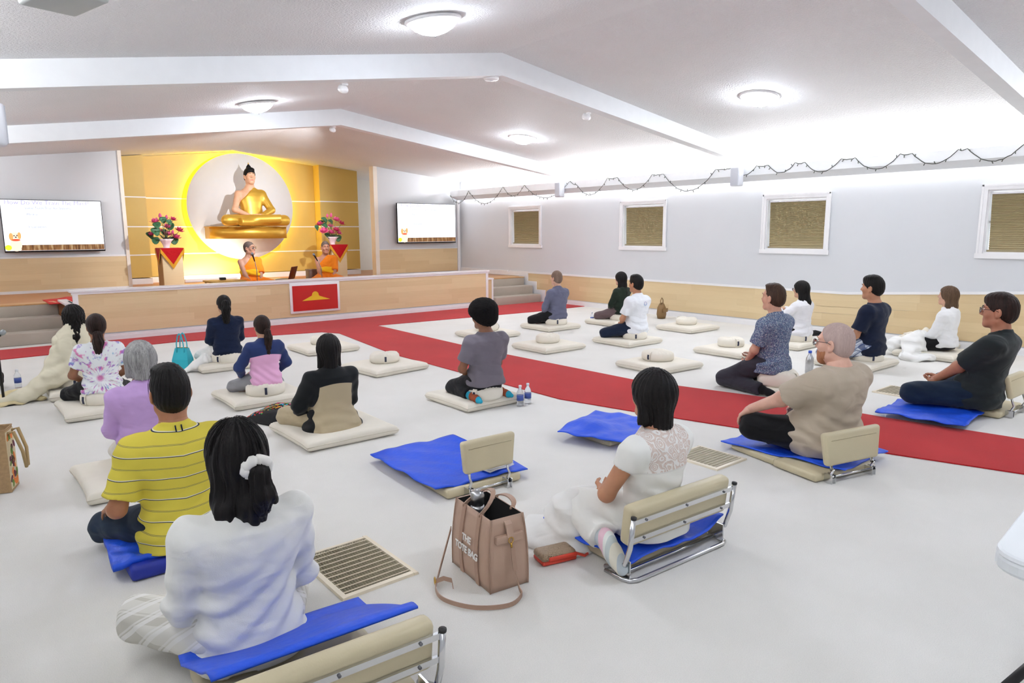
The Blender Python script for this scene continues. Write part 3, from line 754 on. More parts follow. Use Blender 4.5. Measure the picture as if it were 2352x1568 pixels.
        if sp.get('hood'):
            S.ell((0, ln*.55-.085, .545), (.105, .055, .05), .03); S.ell((0, ln*.5-.105, .475), (.075, .035, .06), .03)
            S.ring((0, ln*.58-.012, .59), .075, .02, Matrix.Rotation(-.3, 3, 'X'), .02)
        nk = sp.get('neck', 1)
        if not sp.get('hood'): S.cone((0, ln*.58-.008, .604), (0, ln*.62+.0, .74), .060*nk, .058*nk, .004, op='sub')
        S.half((0, 0, -1), (0, 0, z0), k=.002)
        if sp.get('one_shoulder'): S.half((.72, 0, .70), (.055, 0, .495))
        S.warp(folds(seed, sp.get('fold', .0065), sp.get('foldz', .1), sp.get('foldw', 1)))
        if 'panel' in sp: mesh_obj(sp.get('shirt_name', 'shirt'), [S.mesh(hc)], sp['shirt'], root, sp['panel'])
        else: mesh_obj(sp.get('shirt_name', 'shirt'), [S.mesh(hc)], sp['shirt'], root)
    if sp.get('back_seam'):
        V = np.empty(len(root.children[-1].data.vertices)*3, np.float32); root.children[-1].data.vertices.foreach_get('co', V); V = V.reshape(-1, 3)
        for x0, za, zb in sp['back_seam']:
            pts = []
            for z in np.arange(za, zb, .02):
                m = (np.abs(V[:, 0]-x0) < .014) & (np.abs(V[:, 2]-z) < .014)
                if m.any(): pts.append((x0, float(V[m, 1].min())+.0005, z))
            if len(pts) > 2: MB().tube(pts, .0022, 5).build('seam', sp['seam_mat'], root)
    if sp.get('back_marks'):
        ob = [c for c in root.children if c.name.split('.')[0] == sp.get('shirt_name', 'shirt')][0]
        V = np.empty(len(ob.data.vertices)*3, np.float32); ob.data.vertices.foreach_get('co', V); V = V.reshape(-1, 3)
        def back_y(x, z):
            m = (np.abs(V[:, 0]-x) < .013) & (np.abs(V[:, 2]-z) < .013); return float(V[m, 1].min()) if m.any() else 0
        for nm, pts, r, mt in sp['back_marks']: MB().tube([(x, back_y(x, z)-.0005, z) for x, z in pts], r, 5).build(nm, mt, root)
    # ---- hair
    if sp.get('hair'):
        hm = sp['hairm']; hs = hair_sdf(Hr, sp).mesh(sp.get('vhair', .007)); ho = mesh_obj('hair', [hs], hm, root)
        if sp['hair'] in ('pony', 'halfup'):
            px, pz = sp.get('tail', (0, -.01)); L = sp.get('tail_len', .27); tw = sp.get('tail_w', .034); b0 = Hr @ Vector((px, -.098 if sp['hair'] == 'pony' else -.108, pz))
            pts = [b0, b0+Vector((px*.2, -.04, -.02)), b0+Vector((px*.4+.004, -.045, -.10)), b0+Vector((px*.4-.004, -.025, -L*.68)), b0+Vector((px*.5+.008, -.012, -L))]
            S = SDF(); S.chain(pts, [.020, tw*.8, tw, tw*.85, .012], .02)
            c = pts[2]; S.warp(strands(9, .004, (c.x, c.y+.02, c.z), seed+3, 22))
            mesh_obj('ponytail', [S.mesh(.006)], hm, root)
            if 'scrunchie' in sp:
                c = b0+Vector((0, -.030, -.002)); n = 40; m = MB()
                m.tube([c+Vector((.040*math.cos(2*PI*i/n), -.010*math.sin(2*PI*i/n)+.004*math.sin(10*PI*i/n), .030*math.sin(2*PI*i/n)+.003*math.sin(14*PI*i/n))) for i in range(n)], [.019+.003*math.sin(i*1.57) for i in range(n)], 10, closed=True)
                m.build('scrunchie', sp['scrunchie'], root)
            else: MB().tube([b0+Vector((.021*math.cos(2*PI*i/14), -.008, .021*math.sin(2*PI*i/14))) for i in range(14)], .006, 6, closed=True).build('hair_tie', BLACKP, root)
    if sp.get('flyaway'):                      # single loose hairs along the crown
        rnd = random.Random(seed); m = MB(); n, zb = sp['flyaway']
        for i in range(n):
            az = rnd.uniform(-2.5, 2.5); R = (.097 if sp['hair'] in ('bob', 'halfup', 'grey_bob') else .091)+rnd.random()*.004; tilt = rnd.uniform(.0, .5); path = []
            for j in range(7):
                a = tilt+j*.26; z_ = .03+R*1.12*math.cos(a) if a < 1.55 else .03-(a-1.55)*.11
                rr = R*min(1, math.sin(min(a, 1.57)))*1.02; z_ = max(z_, zb)
                path.append(Hr @ Vector((rr*math.sin(az)*.92, -.014-rr*math.cos(az)*1.16, z_)))
            m.tube(path, [.0011]*6+[.0003], 3)
        m.build('loose_hair', sp['hairm'], root)['kind'] = 'stuff'
    if sp.get('beard'):
        S = SDF(Hr); S.ell((0, .026, -.058), (.062, .073, .068), .03); S.ell((0, .066, -.100), (.033, .030, .028), .03)
        S.half((0, .12, 1), (0, .03, -.036), k=.01); S.half((0, -1, .30), (0, -.010, -.06), k=.01); S.ell((0, .098, -.060), (.024, .03, .012), .006, op='sub')
        S.ell((0, .11, -.02), (.03, .05, .026), .01, op='sub'); S.warp(strands(30, .0015, Hr @ Vector((0, 0, -.06)), 2)); mesh_obj('beard', [S.mesh(.005)], sp['beard'], root)
    if sp.get('glasses'):
        g = MB(); fm = M('glasses_frame', '#3a2a28', .3, var=.02)
        for e in (-1, 1):
            c = Vector((e*.034, .108, .004)); n = 20
            g.tube([Hr @ (c+Vector((.026*math.cos(2*PI*i/n), -.006*abs(math.cos(2*PI*i/n)), .019*math.sin(2*PI*i/n)))) for i in range(n)], .0019, 6, closed=True)
            g.tube([Hr @ Vector(p) for p in ((e*.060, .103, .012), (e*.073, .085, .014), (e*.082, .01, .012), (e*.083, -.02, -.004))], .0021, 6)
        g.tube([Hr @ Vector(p) for p in ((-.009, .108, .010), (0, .111, .013), (.009, .108, .010))], .0018, 6)
        go = g.build('glasses', fm, root); L = MB()
        for e in (-1, 1): L.lathe([(.0002, 0), (.0245, 0), (.0245, .001), (.0002, .001)], 16, T=Hr @ Matrix.Translation((e*.034, .1055, .004)) @ Matrix.Rotation(PI/2, 4, 'X') @ Matrix.Diagonal((1, .73, 1, 1)))
        L.build('lens', GLASS, go)
    return root, dict(H=Hr, sh=sh, el=el, wr=wr, kn=kn, an=an, ft=ft, zf=zf, hip=hip)
def eye_mat():
    if 'eye' in _cache: return _cache['eye']
    t = NT('eye_white_and_iris'); tc = t.n('ShaderNodeTexCoord'); sx = t.n('ShaderNodeSeparateXYZ'); t.l(tc.outputs['Object'], sx.inputs[0])
    t.color(t.ramp(t.math('MULTIPLY', sx.outputs[2], 86.0), [(.0, srgb('#e9e4de')), (.86, srgb('#3a2417')), (.965, srgb('#0b0807'))], 'CONSTANT')); t.set(Roughness=.12); _cache['eye'] = t.m; return t.m
# ------------------------------------------------------------------ the people on the floor
BLK = hair_mat('#080707', '#161210'); BLK2 = hair_mat('#080707', '#191414', .34); BRN = hair_mat('#150e0c', '#33221c'); DBRN = hair_mat('#2e211a', '#4e3a2c')
LBRN = hair_mat('#4a3828', '#6b533f'); GREY = hair_mat('#6f6f70', '#b4b3b1', .45); BUZZ = hair_mat('#6e5a4e', '#8a7466', .7); AFRO = hair_mat('#090808', '#171313', .85, 60)
PALE = hair_mat('#a8938c', '#bfa8a0', .7); GING = hair_mat('#9a6040', '#bd8560', .7); MONKH = hair_mat('#4e4440', '#6d5e56', .8)
BLACKC = cloth('black', '#17171a', var=.12); DENIM = cloth('denim', '#1c2c3f', var=.2, bscale=400); NAVY = cloth('navy', '#141d33', var=.1)
WHITEC = cloth('white', '#efeeea', var=.03); CREAM = M('cream_canvas', '#ebe4d5', .85, var=.04, vscale=6, bump=.2, bscale=260, bdist=.002, sheen=.1, spec=.2)
def place(px, py, zs, hx, hy, lab, top=.905, yaw=0.0, back=.11, pad=.07, **kw):
    """seat the person where the photo shows the small of the back meeting the seat; size from the crown of the head"""
    f = Vector((-math.sin(yaw), math.cos(yaw), 0)); d = ray(hx, hy); hd_ = Vector((d.x, d.y, 0)).normalized(); lo_, hi_ = .5, 14.0
    for _ in range(40):                     # walk along the head's bearing until the small of the back meets its pixel row
        m_ = (lo_+hi_)/2; q = hd_*m_-f*(back+kw.get('lean', 0)*.6)+Vector((0, 0, zs))-CAM; yy = 784-FPX*q.dot(CU)/q.dot(CF)
        lo_, hi_ = (m_, hi_) if yy > py else (lo_, m_)
    p = hd_*lo_-f*kw.get('lean', 0)*.6+Vector((0, 0, zs))
    if 'at' in kw: p = Vector((*kw.pop('at'), zs))
    d = ray(hx, hy); q = p+f*kw.get('lean', 0)*.6; dep = Vector((q.x, q.y, 0)).length; t = dep/Vector((d.x, d.y, 0)).length; ztop = CAMH+d.z*t
    s = (ztop-zs)/top
    if 'sfix' in kw: s = kw.pop('sfix')
    kw.update(pos=(p.x, p.y), seat=zs, s=s, yaw=yaw, label=lab, pad=pad)
    print('person %-50s pos %.2f %.2f  s %.3f' % (lab[:50], p.x, p.y, s))
    PLACED.append((p, yaw, s, zs)); r, J = person(kw); J['root'] = r; J['p'] = p; J['s'] = s; return J
PLACED = []
def stripes_mat():
    t = NT('yellow_striped_pique'); tc = t.n('ShaderNodeTexCoord'); sx = t.n('ShaderNodeSeparateXYZ'); t.l(tc.outputs['Object'], sx.inputs[0])
    n = t.noise(tc.outputs['Object'], 5, 2); z = t.math('ADD', sx.outputs[2], t.math('MULTIPLY', n, .014)); 
    z = t.math('SUBTRACT', z, t.math('MULTIPLY', t.math('ABSOLUTE', sx.outputs[0]), .10))
    u = t.math('FRACT', t.math('MULTIPLY', z, 1/.112))
    Y, N_, W_, G = srgb('#dccb50'), srgb('#232b4a'), srgb('#e6e2cc'), srgb('#6d6d58')
    t.color(t.ramp(u, [(0, Y), (.10, N_), (.13, W_), (.165, Y), (.58, G), (.595, Y), (.618, G), (.633, Y)], 'CONSTANT')); t.set(Roughness=.85, Specular_IOR_Level=.2)
    t.bump(t.noise(tc.outputs['Object'], 350, 2), .2, .002); return t.m
def tiedye_mat():
    t = NT('tie_dye_cotton'); tc = t.n('ShaderNodeTexCoord'); mp = t.n('ShaderNodeMapping'); mp.inputs['Location'].default_value = (.03, 0, -.19); t.l(tc.outputs['Object'], mp.inputs[0])
    sx = t.n('ShaderNodeSeparateXYZ'); t.l(mp.outputs[0], sx.inputs[0]); an = t.math('ARCTAN2', sx.outputs[2], sx.outputs[0])
    r = t.math('SQRT', t.math('ADD', t.math('POWER', sx.outputs[0], 2.0), t.math('POWER', sx.outputs[2], 2.0)))
    cmb = t.n('ShaderNodeCombineXYZ'); t.l(t.math('MULTIPLY', an, 3.2), cmb.inputs[0]); t.l(t.math('MULTIPLY', r, 7.0), cmb.inputs[1])
    n1 = t.noise(cmb.outputs[0], 2.1, 3, .6); n2 = t.noise(cmb.outputs[0], .8, 2); n3 = t.noise(mp.outputs[0], 14, 3)
    hue = t.ramp(n2, [(.3, srgb('#59c6d8')), (.42, srgb('#5b63c0')), (.5, srgb('#a24fc0')), (.58, srgb('#e05aa8')), (.7, srgb('#7ed0b0'))])
    m = t.ramp(t.math('ADD', t.math('MULTIPLY', n1, .7), t.math('MULTIPLY', n3, .3)), [(.52, (0, 0, 0, 1)), (.60, (.85, .85, .85, 1))])
    c0 = t.ramp(r, [(.02, (.8, .8, .8, 1)), (.045, (0, 0, 0, 1))])
    col = t.mix(m, srgb('#eceff0'), hue); t.color(t.mix(c0, col, srgb('#c94f9c'))); t.set(Roughness=.85, Specular_IOR_Level=.2); return t.m
def print_mat():
    t = NT('blue_floral_print'); v = t.coord('Object'); vo = t.n('ShaderNodeTexVoronoi'); vo.inputs['Scale'].default_value = 150; t.l(v, vo.inputs['Vector'])
    sx = t.n('ShaderNodeSeparateColor'); t.l(vo.outputs['Color'], sx.inputs[0])
    t.color(t.ramp(sx.outputs[0], [(0, srgb('#4f5c7c')), (.3, srgb('#667c96')), (.5, srgb('#8797a8')), (.70, srgb('#b6bcc0')), (.8, srgb('#777390')), (.92, srgb('#47536e'))], 'CONSTANT')); t.set(Roughness=.8, Specular_IOR_Level=.2); return t.m
def plaid_mat(name, base, c1, c2, sc_, mode='MIX'):
    t = NT(name); v = t.coord('Object', (sc_,)*3); sx = t.n('ShaderNodeSeparateXYZ'); t.l(v, sx.inputs[0])
    a = t.math('FRACT', t.math('ADD', sx.outputs[0], t.math('MULTIPLY', sx.outputs[1], .55))); b = t.math('FRACT', t.math('ADD', t.math('MULTIPLY', sx.outputs[1], .8), t.math('MULTIPLY', sx.outputs[2], .9)))
    col = t.mix(t.ramp(a, [(0, (0, 0, 0, 1)), (.5, (.8, .8, .8, 1)), (.78, (0, 0, 0, 1)), (.86, (.6, .6, .6, 1)), (.92, (0, 0, 0, 1))], 'CONSTANT'), srgb(base), srgb(c1))
    col = t.mix(t.ramp(b, [(0, (0, 0, 0, 1)), (.55, (.75, .75, .75, 1)), (.8, (0, 0, 0, 1)), (.88, (.6, .6, .6, 1))], 'CONSTANT'), col, srgb(c2)); t.color(col); t.set(Roughness=.85, Specular_IOR_Level=.2); return t.m
def lace_mat():
    t = NT('white_lace_over_skin'); v = t.coord('Object'); w_ = t.n('ShaderNodeTexVoronoi', feature='SMOOTH_F1'); w_.inputs['Scale'].default_value = 17; t.l(v, w_.inputs['Vector'])
    n = t.noise(v, 26, 3, .5); f = t.math('SINE', t.math('ADD', t.math('MULTIPLY', w_.outputs['Distance'], 44.0), t.math('MULTIPLY', n, 9.0)))
    mesh_ = t.n('ShaderNodeTexVoronoi', feature='DISTANCE_TO_EDGE'); mesh_.inputs['Scale'].default_value = 210; t.l(v, mesh_.inputs['Vector'])
    net = t.ramp(mesh_.outputs['Distance'], [(.06, (.7, .7, .7, 1)), (.14, (.0, .0, .0, 1))]); fl_ = t.ramp(f, [(.35, (0, 0, 0, 1)), (.55, (.92, .92, .92, 1))])
    lace = t.mix(t.math('MAXIMUM', net, fl_), srgb('#cdb3a4'), srgb('#f0eeea'))
    sx = t.n('ShaderNodeSeparateXYZ'); t.l(v, sx.inputs[0]); X, Y, Z = sx.outputs
    yoke = t.math('MULTIPLY', t.math('MULTIPLY', t.math('GREATER_THAN', Z, .375), t.math('LESS_THAN', t.math('ABSOLUTE', X), .165)), t.math('LESS_THAN', Y, .06))
    band = t.math('MULTIPLY', t.math('LESS_THAN', t.math('ABSOLUTE', t.math('SUBTRACT', Z, .372)), .006), .5)
    t.color(t.mix(yoke, t.mix(band, srgb('#efeee8'), srgb('#d8d6d2')), lace)); t.set(Roughness=.85, Specular_IOR_Level=.2); t.bump(t.math('MULTIPLY', f, yoke), .25, .003); return t.m
def toe_sock():
    t = NT('rust_and_teal_sock'); tc = t.n('ShaderNodeTexCoord'); sx = t.n('ShaderNodeSeparateXYZ'); t.l(tc.outputs['Object'], sx.inputs[0])
    m = t.math('MAXIMUM', t.math('GREATER_THAN', sx.outputs[1], -.015), t.math('LESS_THAN', sx.outputs[1], -.135))
    t.color(t.mix(m, srgb('#9c4a2c'), srgb('#22a0bc'))); t.set(Roughness=.9); return t.m
def sock_mat():
    t = NT('pastel_striped_sock'); tc = t.n('ShaderNodeTexCoord'); sx = t.n('ShaderNodeSeparateXYZ'); t.l(tc.outputs['Object'], sx.inputs[0])
    u = t.math('FRACT', t.math('MULTIPLY', t.math('ADD', sx.outputs[1], t.math('MULTIPLY', sx.outputs[2], -.4)), 5.5))
    t.color(t.ramp(u, [(0, srgb('#e3bfcb')), (.2, srgb('#b9c2c6')), (.45, srgb('#dcd8c8')), (.7, srgb('#bcc6c4')), (.88, srgb('#dfe2dc'))], 'CONSTANT')); t.set(Roughness=.9); return t.m
LAP = {}
# ------------------------------------------------------------------ stage: gold wall, disc, statue, monks, flowers, screens
GOLD = M('gold_wall_laminate', '#d0b05c', .45, .0, var=.04, vscale=2)
GOLDS = M('gold_lacquer', '#d9ab44', .36, .6, var=.03)
gw = struct(MB().box(2.4, 8.22, 16.46, 16.6, FZ, 3.5).build('wall_gold', GOLD))
GZ = [FZ+.12, 1.14, 1.72, 2.32, 2.92]
def gpanels(x0, x1, yf, cols, yb):
    wd = (x1-x0)/cols
    for c in range(cols):
        for r in range(4):
            z0, z1 = GZ[r]+.012, GZ[r+1]-.012
            a, b = x0+wd*c+.002, x0+wd*(c+1)-.002
            if r == 3: MB().prism([(a, z0), (b, z0), (b, ceil_z(b, yf)-.005), ((a+b)/2, ceil_z((a+b)/2, yf)-.005), (a, ceil_z(a, yf)-.005)], yf, yb, axis='y').build('panel', GOLD, gw)
            else: MB().box(a, b, yf, yb, z0, z1).build('panel', GOLD, gw)
    for z in GZ[1:4]: MB().box(x0, x1, yf-.006, yb, z-.012, z+.012).build('strip', WHITE_TRIM, gw)
    MB().box(x0, x1, yf-.012, yb, FZ, FZ+.115).build('skirting', WHITE_TRIM, gw)
gpanels(3.42, 7.22, 16.42, 2, 16.46); gpanels(2.42, 3.42, 16.10, 1, 16.46); gpanels(7.22, 8.22, 16.10, 1, 16.46)
DX, DZ, DR = 5.40, 2.16, 1.17
disc = thing('halo_disc', 'large white disc with a yellow glowing rim behind the golden statue', 'disc', (DX, 16.22, DZ))
T = Matrix.Rotation(PI/2, 4, 'X')
MB().lathe([(.001, 0), (DR-.01, 0), (DR, .01), (DR, .045), (.001, .045)], 96, T=T @ Matrix.Translation((0, 0, -.02))).build('disc', M('disc_white', '#f0f0f2', .5, var=.01), disc)
MB().lathe([(DR-.10, -.12), (DR-.10, -.05)], 96, T=T @ Matrix.Translation((0, 0, -.02))).build('glow_strip', emis('yellow_led', '#ffe430', 5.0), disc)
light('stage_uplight', 'AREA', (4.55, 15.95, FZ+.12), 8, (1, .97, .80), target=(4.65, 16.45, 1.05), shape='RECTANGLE', size=1.1, size_y=.06)
lf = thing('floor_light', 'low white light bar on the stage floor behind the left monk', 'lamp', (4.55, 15.93, FZ))
MB().rbox(-.55, .55, -.04, .04, 0, .07, .01).build('housing', WHITE_TRIM, lf)
# statue on its drum
pl_ = thing('statue_plinth', 'gold drum plinth fixed to the disc under the statue', 'plinth', (DX, 15.8, 1.46))
pts = [(.84*math.cos(PI+PI*k/64), .10+.62*math.sin(PI+PI*k/64)) for k in range(65)]
o = MB().prism([(.84, .40), (-.84, .40)]+pts, 0, .255).build('drum', GOLDS, pl_); o.data.polygons.foreach_set('use_smooth', [False, False]+[2 < i-2 < 66 for i in range(2, len(o.data.polygons))])
MB().prism([(.86, .40), (-.86, .40)]+[(.86*math.cos(PI+PI*k/32), .10+.64*math.sin(PI+PI*k/32)) for k in range(33)], .245, .262).build('top_plate', GOLDS, pl_)
SGB = M('statue_gold', '#dcb046', .36, .55, var=.02)
rootB, JB = person(dict(label='golden seated statue with black hair and a bare right shoulder', pos=(DX, 15.62), seat=1.725, yaw=PI, s=1.43, pad=1.725, vox=(.011, .009, .0055), one_shoulder=True, shirt=SGB, shirt_name='robe', sleeve=1.97, sleeve_w=.012, shirt_off=.014, hem=.0, flare=.0, fold=0, heads=1.0,
    trousers=SGB, trouser_len=1.28, loose=.016, tfold=0, legr=.98, skin='#e9b897', lipc='#d86a5c', hair='short', hairm=hair_mat('#0c0b0d', '#19171a', .6), face=True, closed=True, head=(.0, .04, 0), knee_l=(-.43, .20, .085), knee_r=(.43, .20, .085), ankle_l=(.14, .33, .065), ankle_r=(-.14, .37, .105),
    foot_l=(.95, -.1, 0), foot_r=(-.95, -.1, 0), wrist_l=(-.085, .215, .15), wrist_r=(.085, .215, .15), pole_l=(-1, -.25, -.1), pole_r=(1, -.25, -.1), shw=1.03, bulk=.95, waist_z=.2, browm=hair_mat('#3a2a22', '#4a3a30')))
rootB.name = 'seated_statue'; tag(rootB, rootB['label'], 'statue')
S = SDF(JB['H']); S.ell((0, -.02, .125), (.038, .04, .04), .02).cone((0, -.02, .15), (0, -.02, .175), .022, .012, .02); mesh_obj('topknot', [S.mesh(.006)], hair_mat('#0c0b0d', '#19171a', .6), rootB)
MB().lathe([(.0005, 0), (.010, .002), (.006, .02), (.0005, .032)], 12, T=JB['H'] @ Matrix.Translation((0, -.02, .18))).build('finial', SGB, rootB)
# monks
ORG = cloth('saffron', '#f2861e', var=.06); YEL = cloth('ochre_sash', '#f5bd1e', var=.06)
def monk(px, hx, hy, y, lab, yaw, **kw):
    x = pl(px, 640, 1, y).x; zt = pl(hx, hy, 1, y).z; s = (zt-FZ-.06)/.905
    kw = dict(dict(pos=(x, y), seat=FZ+.06, yaw=yaw, s=s, label=lab, pad=FZ, vox=(.014, .010, .0065), one_shoulder=True, shirt=ORG, shirt_name='robe', sleeve=.98, sleeve_w=.034, hem=.0, flare=.02, shirt_off=.022, fold=.006, trousers=ORG, loose=.034, trouser_len=.98, hair='buzz', hairm=MONKH, hl_f=(0, .085, .075), face=True, closed=True, wrist_l=(-.11, .27, .05), wrist_r=(.11, .27, .05)), **kw)
    r, J = person(kw)
    S = SDF(); S.loft([(.215, .190, .158, .01), (.27, .192, .160, .012), (.325, .186, .152, .01)], .03)
    S.ell((0, .165, .27), (.10, .034, .055), .03).ell((-.10, .15, .225), (.05, .03, .035), .03); S.warp(folds(31, .007, .2)); mesh_obj('sash', [S.mesh(.009)], YEL, r)
    t = [MB().rbox(-.42, .42, -.36, .42, -.065/s, 0, .02)]
    return r, J, x, s
m1 = monk(575, 572, 552, 13.35, 'monk in orange robe and glasses speaking at the left microphone', PI+.12, skin='#b98a72', glasses=True, head=(.55, .05, 0), seed=41)
m2 = monk(750, 742, 551, 13.35, 'monk in orange robe seated to the right of the laptop', PI-.30, skin='#b8836a', head=(.1, -.06, 0), seed=42, bulk=1.02)
MATT = M('monk_mat', '#c98a3a', .8, var=.05, bump=.2)
for (r, J, x, s), lab in ((m1, 'flat orange cushion under the monk with glasses'), (m2, 'flat orange cushion under the monk beside the laptop')):
    o = thing('monk_cushion', lab, 'cushion', (x, 13.25, FZ), 0, 'monk cushions'); MB().rbox(-.42, .42, -.46, .42, 0, .06, .02).build('cover', MATT, o)
def stage_mic(px, top, base, y, lab):
    a = pl(top[0], top[1], 1, y); b = pl(base[0], base[1], 1, y)
    t = thing('microphone_stand', lab, 'microphone', (b.x, y, FZ)); h = a.z-FZ; dx = a.x-b.x
    MB().lathe([(.001, 0), (.085, 0), (.085, .012), (.015, .025), (.001, .025)], 24).build('base', BLACKP, t)
    MB().tube([(0, 0, .02), (0, 0, h*.55), (dx*.35, 0, h*.78), (dx*.8, -.01, h-.05)], .008, 8).build('gooseneck', CHROME, t)
    d = Vector((dx*.5, -.01, .12)).normalized(); p = Vector((dx*.8, -.01, h-.05)); q = d.to_track_quat('Z', 'Y').to_matrix().to_4x4()
    mo = MB().lathe([(.001, -.09), (.010, -.09), (.016, .02), (.018, .03), (.001, .03)], 14, T=Matrix.Translation(p) @ q).build('microphone', BLACKP, t)
    MB().lathe([(.001, .03), (.019, .03), (.024, .05), (.020, .075), (.001, .083)], 14, T=Matrix.Translation(p) @ q).build('grille', M('mic_grille', '#8b95a5', .35, .8, var=.2, vscale=200), mo)
stage_mic(0, (579, 583), (591, 640), 12.75, 'microphone on a chrome gooseneck stand before the monk in glasses')
stage_mic(0, (720, 584), (739, 634), 12.75, 'microphone on a chrome gooseneck stand before the monk at right')
lt = thing('laptop', 'dark red-brown laptop open on the stage between the two monks', 'laptop', (pl(668, 640, 1, 13.0).x, 13.0, .70), math.radians(50))
MB().rbox(-.18, .18, -.01, .24, 0, .016, .005).build('keyboard_base', M('laptop_grey', '#7d7f83', .4, .5), lt)
MB().rbox(-.18, .18, -.006, .006, 0, .245, .004, T=Matrix.Translation((0, -.012, .012)) @ Matrix.Rotation(.30, 4, 'X')).build('lid', M('laptop_lid', '#5a2016', .35, .2), lt)
def low_table(name, lab, x0, x1, y0, y1, z1, mat):
    t = thing(name, lab, 'table', ((x0+x1)/2, (y0+y1)/2, FZ)); hx, hy, h = (x1-x0)/2, (y1-y0)/2, z1-FZ
    MB().rbox(-hx, hx, -hy, hy, h-.03, h, .006).build('tabletop', mat, t)
    for a in (-1, 1):
        for b in (-1, 1): MB().box(a*(hx-.04)-.015, a*(hx-.04)+.015, b*(hy-.04)-.015, b*(hy-.04)+.015, 0, h-.028).build('leg', mat, t)
    return t
TBL = M('brass_brown_lacquer', '#b9903c', .4, .2)
ax, bx = pl(479, 648, 1, 12.6).x, pl(556, 645, 1, 12.6).x
low_table('low_table', 'low brass-brown table at the stage edge left of the speaking monk', ax, bx, 12.35, 12.95, .765, TBL)
bk_ = thing('small_box', 'small black device lying on the low brass-brown table', 'box', ((ax+bx)/2+.03, 12.85, .765)); MB().rbox(-.05, .05, -.04, .04, .0, .03, .008).build('body', BLACKP, bk_); MB().rbox(-.06, .05, -.02, .02, .028, .042, .004).build('lever', BLACKP, bk_)
low_table('low_table', 'low pale wooden table behind the laptop on the stage', pl(610, 640, 1, 13.2).x, pl(690, 630, 1, 13.2).x, 13.95, 14.4, .66, M('pale_table', '#d8bd84', .45))
bx_ = thing('wooden_box', 'dark brown box standing beside the right monk', 'box', (pl(724, 630, 1, 13.6).x, 13.75, FZ)); MB().rbox(-.10, .10, -.10, .10, 0, .29, .01).build('body', M('dark_box', '#5f4a42', .5), bx_); MB().rbox(-.105, .105, -.105, .105, .27, .30, .006).build('lid', M('dark_box_lid', '#6d564c', .5), bx_)
# flower pedestals
PK = M('lotus_pink', '#e0578e', .6, var=.2, vscale=25); PK2 = M('lotus_deep_pink', '#cf3a68', .6, var=.2, vscale=25); GRN = M('lotus_leaf_green', '#3a6b45', .5, var=.2, vscale=12); STM = M('stem_green', '#5d7a48', .6); YC = M('lotus_heart', '#d8c64a', .6)
VASE = M('blush_porcelain', '#ecd6d8', .25, var=.02); REDCL = cloth('red_velvet', '#b3121a'); FRG = cloth('gold_fringe', '#d79a2e', var=.15, vscale=90)
def bloom_mb(R, seed):
    rnd = random.Random(seed); m = MB()
    for ring, (n, up, L) in enumerate(((7, .35, 1.0), (6, .95, .9), (4, 1.3, .7))):
        for k in range(n):
            az = 2*PI*k/n+ring*.4+rnd.random()*.2; T = Matrix.Rotation(az, 4, 'Z')
            def f(u, v):
                t = v; wd = .42*R*math.sin(PI*min(.97, t*.85+.08))*(u-.5)*2; r = R*L*t*math.cos(up*t*.9); z = R*L*t*math.sin(up*(.5+.5*t))+abs(u-.5)*.12*R
                return T @ Vector((r, wd*.62, z))
            m.grid(f, 2, 4)
    return m
